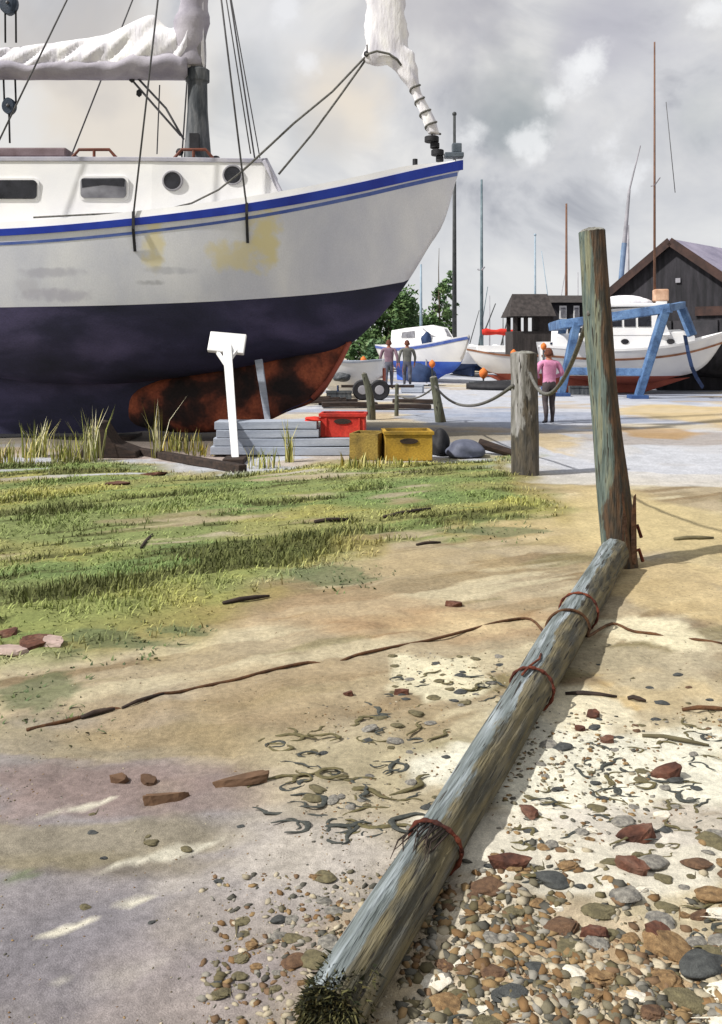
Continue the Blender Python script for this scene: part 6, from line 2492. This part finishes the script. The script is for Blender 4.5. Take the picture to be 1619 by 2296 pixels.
for k, a in enumerate([
        ('red brick lump on cream sand, uppermost of three right of the log', 1330, 1610, 34, 26, 1.0),
        ('small red brick chip, middle of three on cream sand right of the log', 1300, 1638, 26, 20, 0.3),
        ('red brick chip, lowest of three on the cream sand right of the log', 1362, 1664, 34, 16, 0.1),
        ('large red brick piece at the right edge of the pale shingle', 1492, 1735, 78, 34, 0.2),
        ('pair sized pinkish brick lump beside the log on pale shingle', 1186, 1822, 44, 30, -0.4),
        ('long red brick shard lying on the pale shingle near the right', 1425, 1872, 100, 30, 0.25),
        ('red brick shard beside the log below the lowest hoop', 1140, 1952, 100, 26, 0.1),
        ('narrow red brick shard at the right of the middle shingle', 1412, 1950, 84, 26, -0.5),
        ('red brick chip among ochre stones in the near shingle', 1335, 2095, 66, 26, 0.0),
        ('squarish red brick piece among grey stones at the right', 1472, 2092, 66, 40, 0.3),
        ('brown clod chip on the mauve mud, left of its neighbour', 268, 1747, 46, 20, 0.0, 'b'),
        ('brown clod chip on the mauve mud, right of its neighbour', 333, 1750, 42, 20, -0.2, 'b'),
        ('long brown clod on the mauve mud below the two chips', 376, 1790, 112, 26, 0.25, 'b'),
        ('long brown clod on the mauve mud beside the grey stones', 548, 1760, 140, 22, 0.3, 'b'),
        ('red brick shard on tan sand at a white patch left of the log', 1018, 1356, 46, 20, -0.2),
        ('rusty red brick in the grass below the black chock', 262, 1092, 56, 40, 0.9),
        ('rusty red brick half sunk in the grass left of the white prop', 340, 1066, 70, 24, 0.1),
        ('small red chip on the cream spot left of the dark weed', 782, 1560, 26, 14, 0.2),
        ('small red chip at the edge of the cream patch left of the log', 902, 1556, 36, 14, 0.0)]):
    if len(a) > 6:
        fragment(*a[:6], 100 + k, STONE['brown'][0], 'clay_clod', 'clod')
    else:
        fragment(*a, 100 + k)
pinkb = pm('pink_block', [(160, 138, 130), (184, 164, 154)], 4, 0.9, 0.4, 20, grain=0.15)
for k, a in enumerate([('pinkish block at the left edge below the grass, nearest the border', 22, 1470, 90, 60, 0.1, pinkb),
                       ('red brick leaning between two pinkish blocks at the left edge', 78, 1452, 70, 66, -0.6, STONE['red'][0]),
                       ('small pinkish block beside the green weed at the left edge', 118, 1452, 50, 40, 0.2, pinkb),
                       ('dark red brick behind the pinkish blocks at the left edge', 14, 1432, 60, 26, 0.1, STONE['red'][0])]):
    fragment(*a[:6], 300 + k, a[6])


def stick(label, pts, r, mat=dark_wood, name='driftwood_stick', cat='stick'):
    q = [gp(a, b, r * 0.7) for a, b in pts]
    o0 = q[0].copy()
    mb = MB()
    q = [p - o0 for p in q]
    q = [q[0], q[0] * 0.66 + q[-1] * 0.34 + Vector((0, 0.012, 0.004)), q[0] * 0.33 + q[-1] * 0.67 + Vector((0, 0.010, 0.002)), q[-1]]
    mb.tube(q, [r * 0.7, r, r * 0.95, r * 0.5], 8)
    return tag(put(mb.build(name, [mat], None, 'all'), o0), label, cat)


stick('short dark stick on the sand below the yellow grass edge', [(500, 1356), (604, 1338)], 0.016)
stick('thick brown stick crossing the light patch at the end of the brown rope', [(182, 1610), (258, 1596)], 0.012)
stick('brown stick just above the old rope on the left sand', [(274, 1594), (368, 1564)], 0.009)
stick('black stick lying on cream sand right of the log', [(1268, 1556), (1384, 1562)], 0.011)
stick('short black stick to the right of the longer black stick', [(1408, 1566), (1448, 1572)], 0.012)
stick('brown stick pointing in from the right edge beyond the shingle', [(1530, 1590), (1640, 1596)], 0.011, rope_brown)
stick('dark stick at the right tip of the green grass', [(934, 1220), (988, 1213)], 0.014)
stick('thin dark stick on the pale upper sand right of the log', [(1440, 1648), (1590, 1672)], 0.010, STONE['olive'][0])
stick('long dark strip of weed on the sand beyond the tall leaning post', [(1512, 1210), (1600, 1206)], 0.018, STONE['olive'][0])
stick('dark twig lying in the middle of the grass', [(316, 1246), (342, 1214)], 0.014)
stick('dark stick lying in the grass below the crates', [(860, 1168), (968, 1150)], 0.020)
stick('dark stick in the grass left of the stick below the crates', [(706, 1186), (780, 1176)], 0.022)

weed_m = [pm('weed_dark', [(48, 52, 50), (76, 78, 72)], 8, 0.7, 0.3, 60), pm('weed_olive', [(78, 72, 48), (108, 100, 66)], 8, 0.7, 0.3, 60)]


def weed_mesh(seed, mat):
    rr = random.Random(seed)
    pts = []
    x, y, a = -1.0, 0.0, rr.uniform(-0.4, 0.4)
    turn = rr.choice([-1, 1])
    for k in range(16):
        pts.append(Vector((x, y, 0.05 + 0.05 * math.sin(k))))
        a += turn * rr.uniform(0.05, 0.62)
        if rr.random() < 0.16:
            turn = -turn
        x += 0.19 * math.cos(a)
        y += 0.15 * math.sin(a)
    mb = MB()
    mb.tube(pts, [0.035 + 0.085 * math.sin(math.pi * k / 15) * rr.uniform(0.5, 1.2) for k in range(16)], 6)
    return mb.mesh('seaweed_strand', [mat], 'all')


WM = [weed_mesh(500 + k, weed_m[k % 2]) for k in range(24)]


def strands(n, box, size, lab, grp):
    for _ in range(n):
        px, py = rs.uniform(box[0], box[2]), rs.uniform(box[1], box[3])
        p = gp(px, py)
        r = rs.uniform(*size) / 2 * p.y / F * (py - HZ) / 1000
        if on_log(p.x, p.y, r):
            continue
        o = bpy.data.objects.new('seaweed_strand', rs.choice(WM))
        COL.objects.link(o)
        o.scale = (r, r * rs.uniform(0.6, 1.0), r * 0.45)
        put(o, p, (0, 0, rs.uniform(-0.5, 0.5) + (math.pi if rs.random() < 0.5 else 0)))
        tag(o, lab, 'seaweed', grp)


strands(76, (1100, 1640, 1600, 1900), (50, 110), 'curled strand of dark seaweed dried on the pale shingle right of the log', 'seaweed strands right of the log')
strands(56, (640, 1600, 980, 1880), (60, 140), 'curled strand of dark seaweed dried on the sand left of the log', 'seaweed strands left of the log')
strands(44, (960, 1960, 1640, 2300), (40, 100), 'curled strand of seaweed among the stones of the near shingle', 'seaweed strands in the near shingle')
strands(18, (890, 1500, 1130, 1590), (50, 100), 'curled strand of dark seaweed on the cream patch beside the log', 'seaweed strands on the cream patch')


def build_pebbles():
    rr = random.Random(31)
    base = MB()
    base.ball((0, 0, 0), 1, 1)
    bv = np.array(base.v)
    bf = np.array(base.f)
    pal = [np.array(lin(c)) for c in [(136, 132, 122), (170, 160, 138), (108, 102, 84), (138, 114, 80), (158, 148, 126), (84, 82, 74), (112, 90, 68), (118, 92, 62), (98, 90, 66)]]
    V, Fc, Cc = [], [], []
    o = 0
    for box, n, s in [((900, 1880, 2300, 2330), 5600, (7, 44)), ((1100, 1590, 2100, 1900), 2300, (5, 24)), ((450, 1950, 860, 2330), 700, (7, 28)), ((680, 1580, 1020, 1900), 420, (5, 14)), ((880, 1460, 1140, 1590), 240, (5, 14)), ((0, 1480, 900, 2300), 2600, (2, 9)), ((1150, 1280, 1650, 1600), 500, (3, 12)), ((600, 1230, 1300, 1500), 500, (2, 10))]:
        for _ in range(n):
            px, py = rr.uniform(box[0], box[2]), rr.uniform(box[1], box[3])
            p = gp(px, py)
            if vnoise(np.array([p.x * 3.1]), np.array([p.y * 3.1]))[0] < rr.uniform(0.1, 0.7) + max(0, (2060 - py) / 180 - 0.25 if box[0] == 900 else 0) * rr.random():
                continue
            r = rr.uniform(*s) / 2 * p.y / F * (py - HZ) / 1300
            if on_log(p.x, p.y, -0.075):
                continue
            a = rr.uniform(0, 6.28)
            sx, sy, sz = r, r * rr.uniform(0.4, 0.9), r * rr.uniform(0.18, 0.45)
            jit = 1 + np.array([rr.uniform(-0.4, 0.3) for _ in range(len(bv))])
            x, y, z = bv[:, 0] * sx * jit, bv[:, 1] * sy * jit, bv[:, 2] * sz * jit
            V.append(np.stack([x * math.cos(a) - y * math.sin(a) + p.x, x * math.sin(a) + y * math.cos(a) + p.y, z + p.z + sz * 0.2], 1))
            Fc.append(bf + o)
            o += len(bv)
            Cc.append(np.tile(rr.choice(pal) * rr.uniform(0.8, 1.15), (len(bv), 1)))
    V, Fc, Cc = np.concatenate(V), np.concatenate(Fc), np.concatenate(Cc)
    me = bpy.data.meshes.new('pebbles')
    me.from_pydata(V.tolist(), [], Fc.tolist())
    me.polygons.foreach_set('use_smooth', [True] * len(me.polygons))
    set_tint(me, Cc)
    me.materials.append(attr_mat('pebble', 0.85, 0.2, 60, 0.1))
    ob = bpy.data.objects.new('pebbles', me)
    COL.objects.link(ob)
    tag(ob, 'small mixed pebbles and grit strewn over the sand and shingle', 'pebbles', kind='stuff')


build_pebbles()
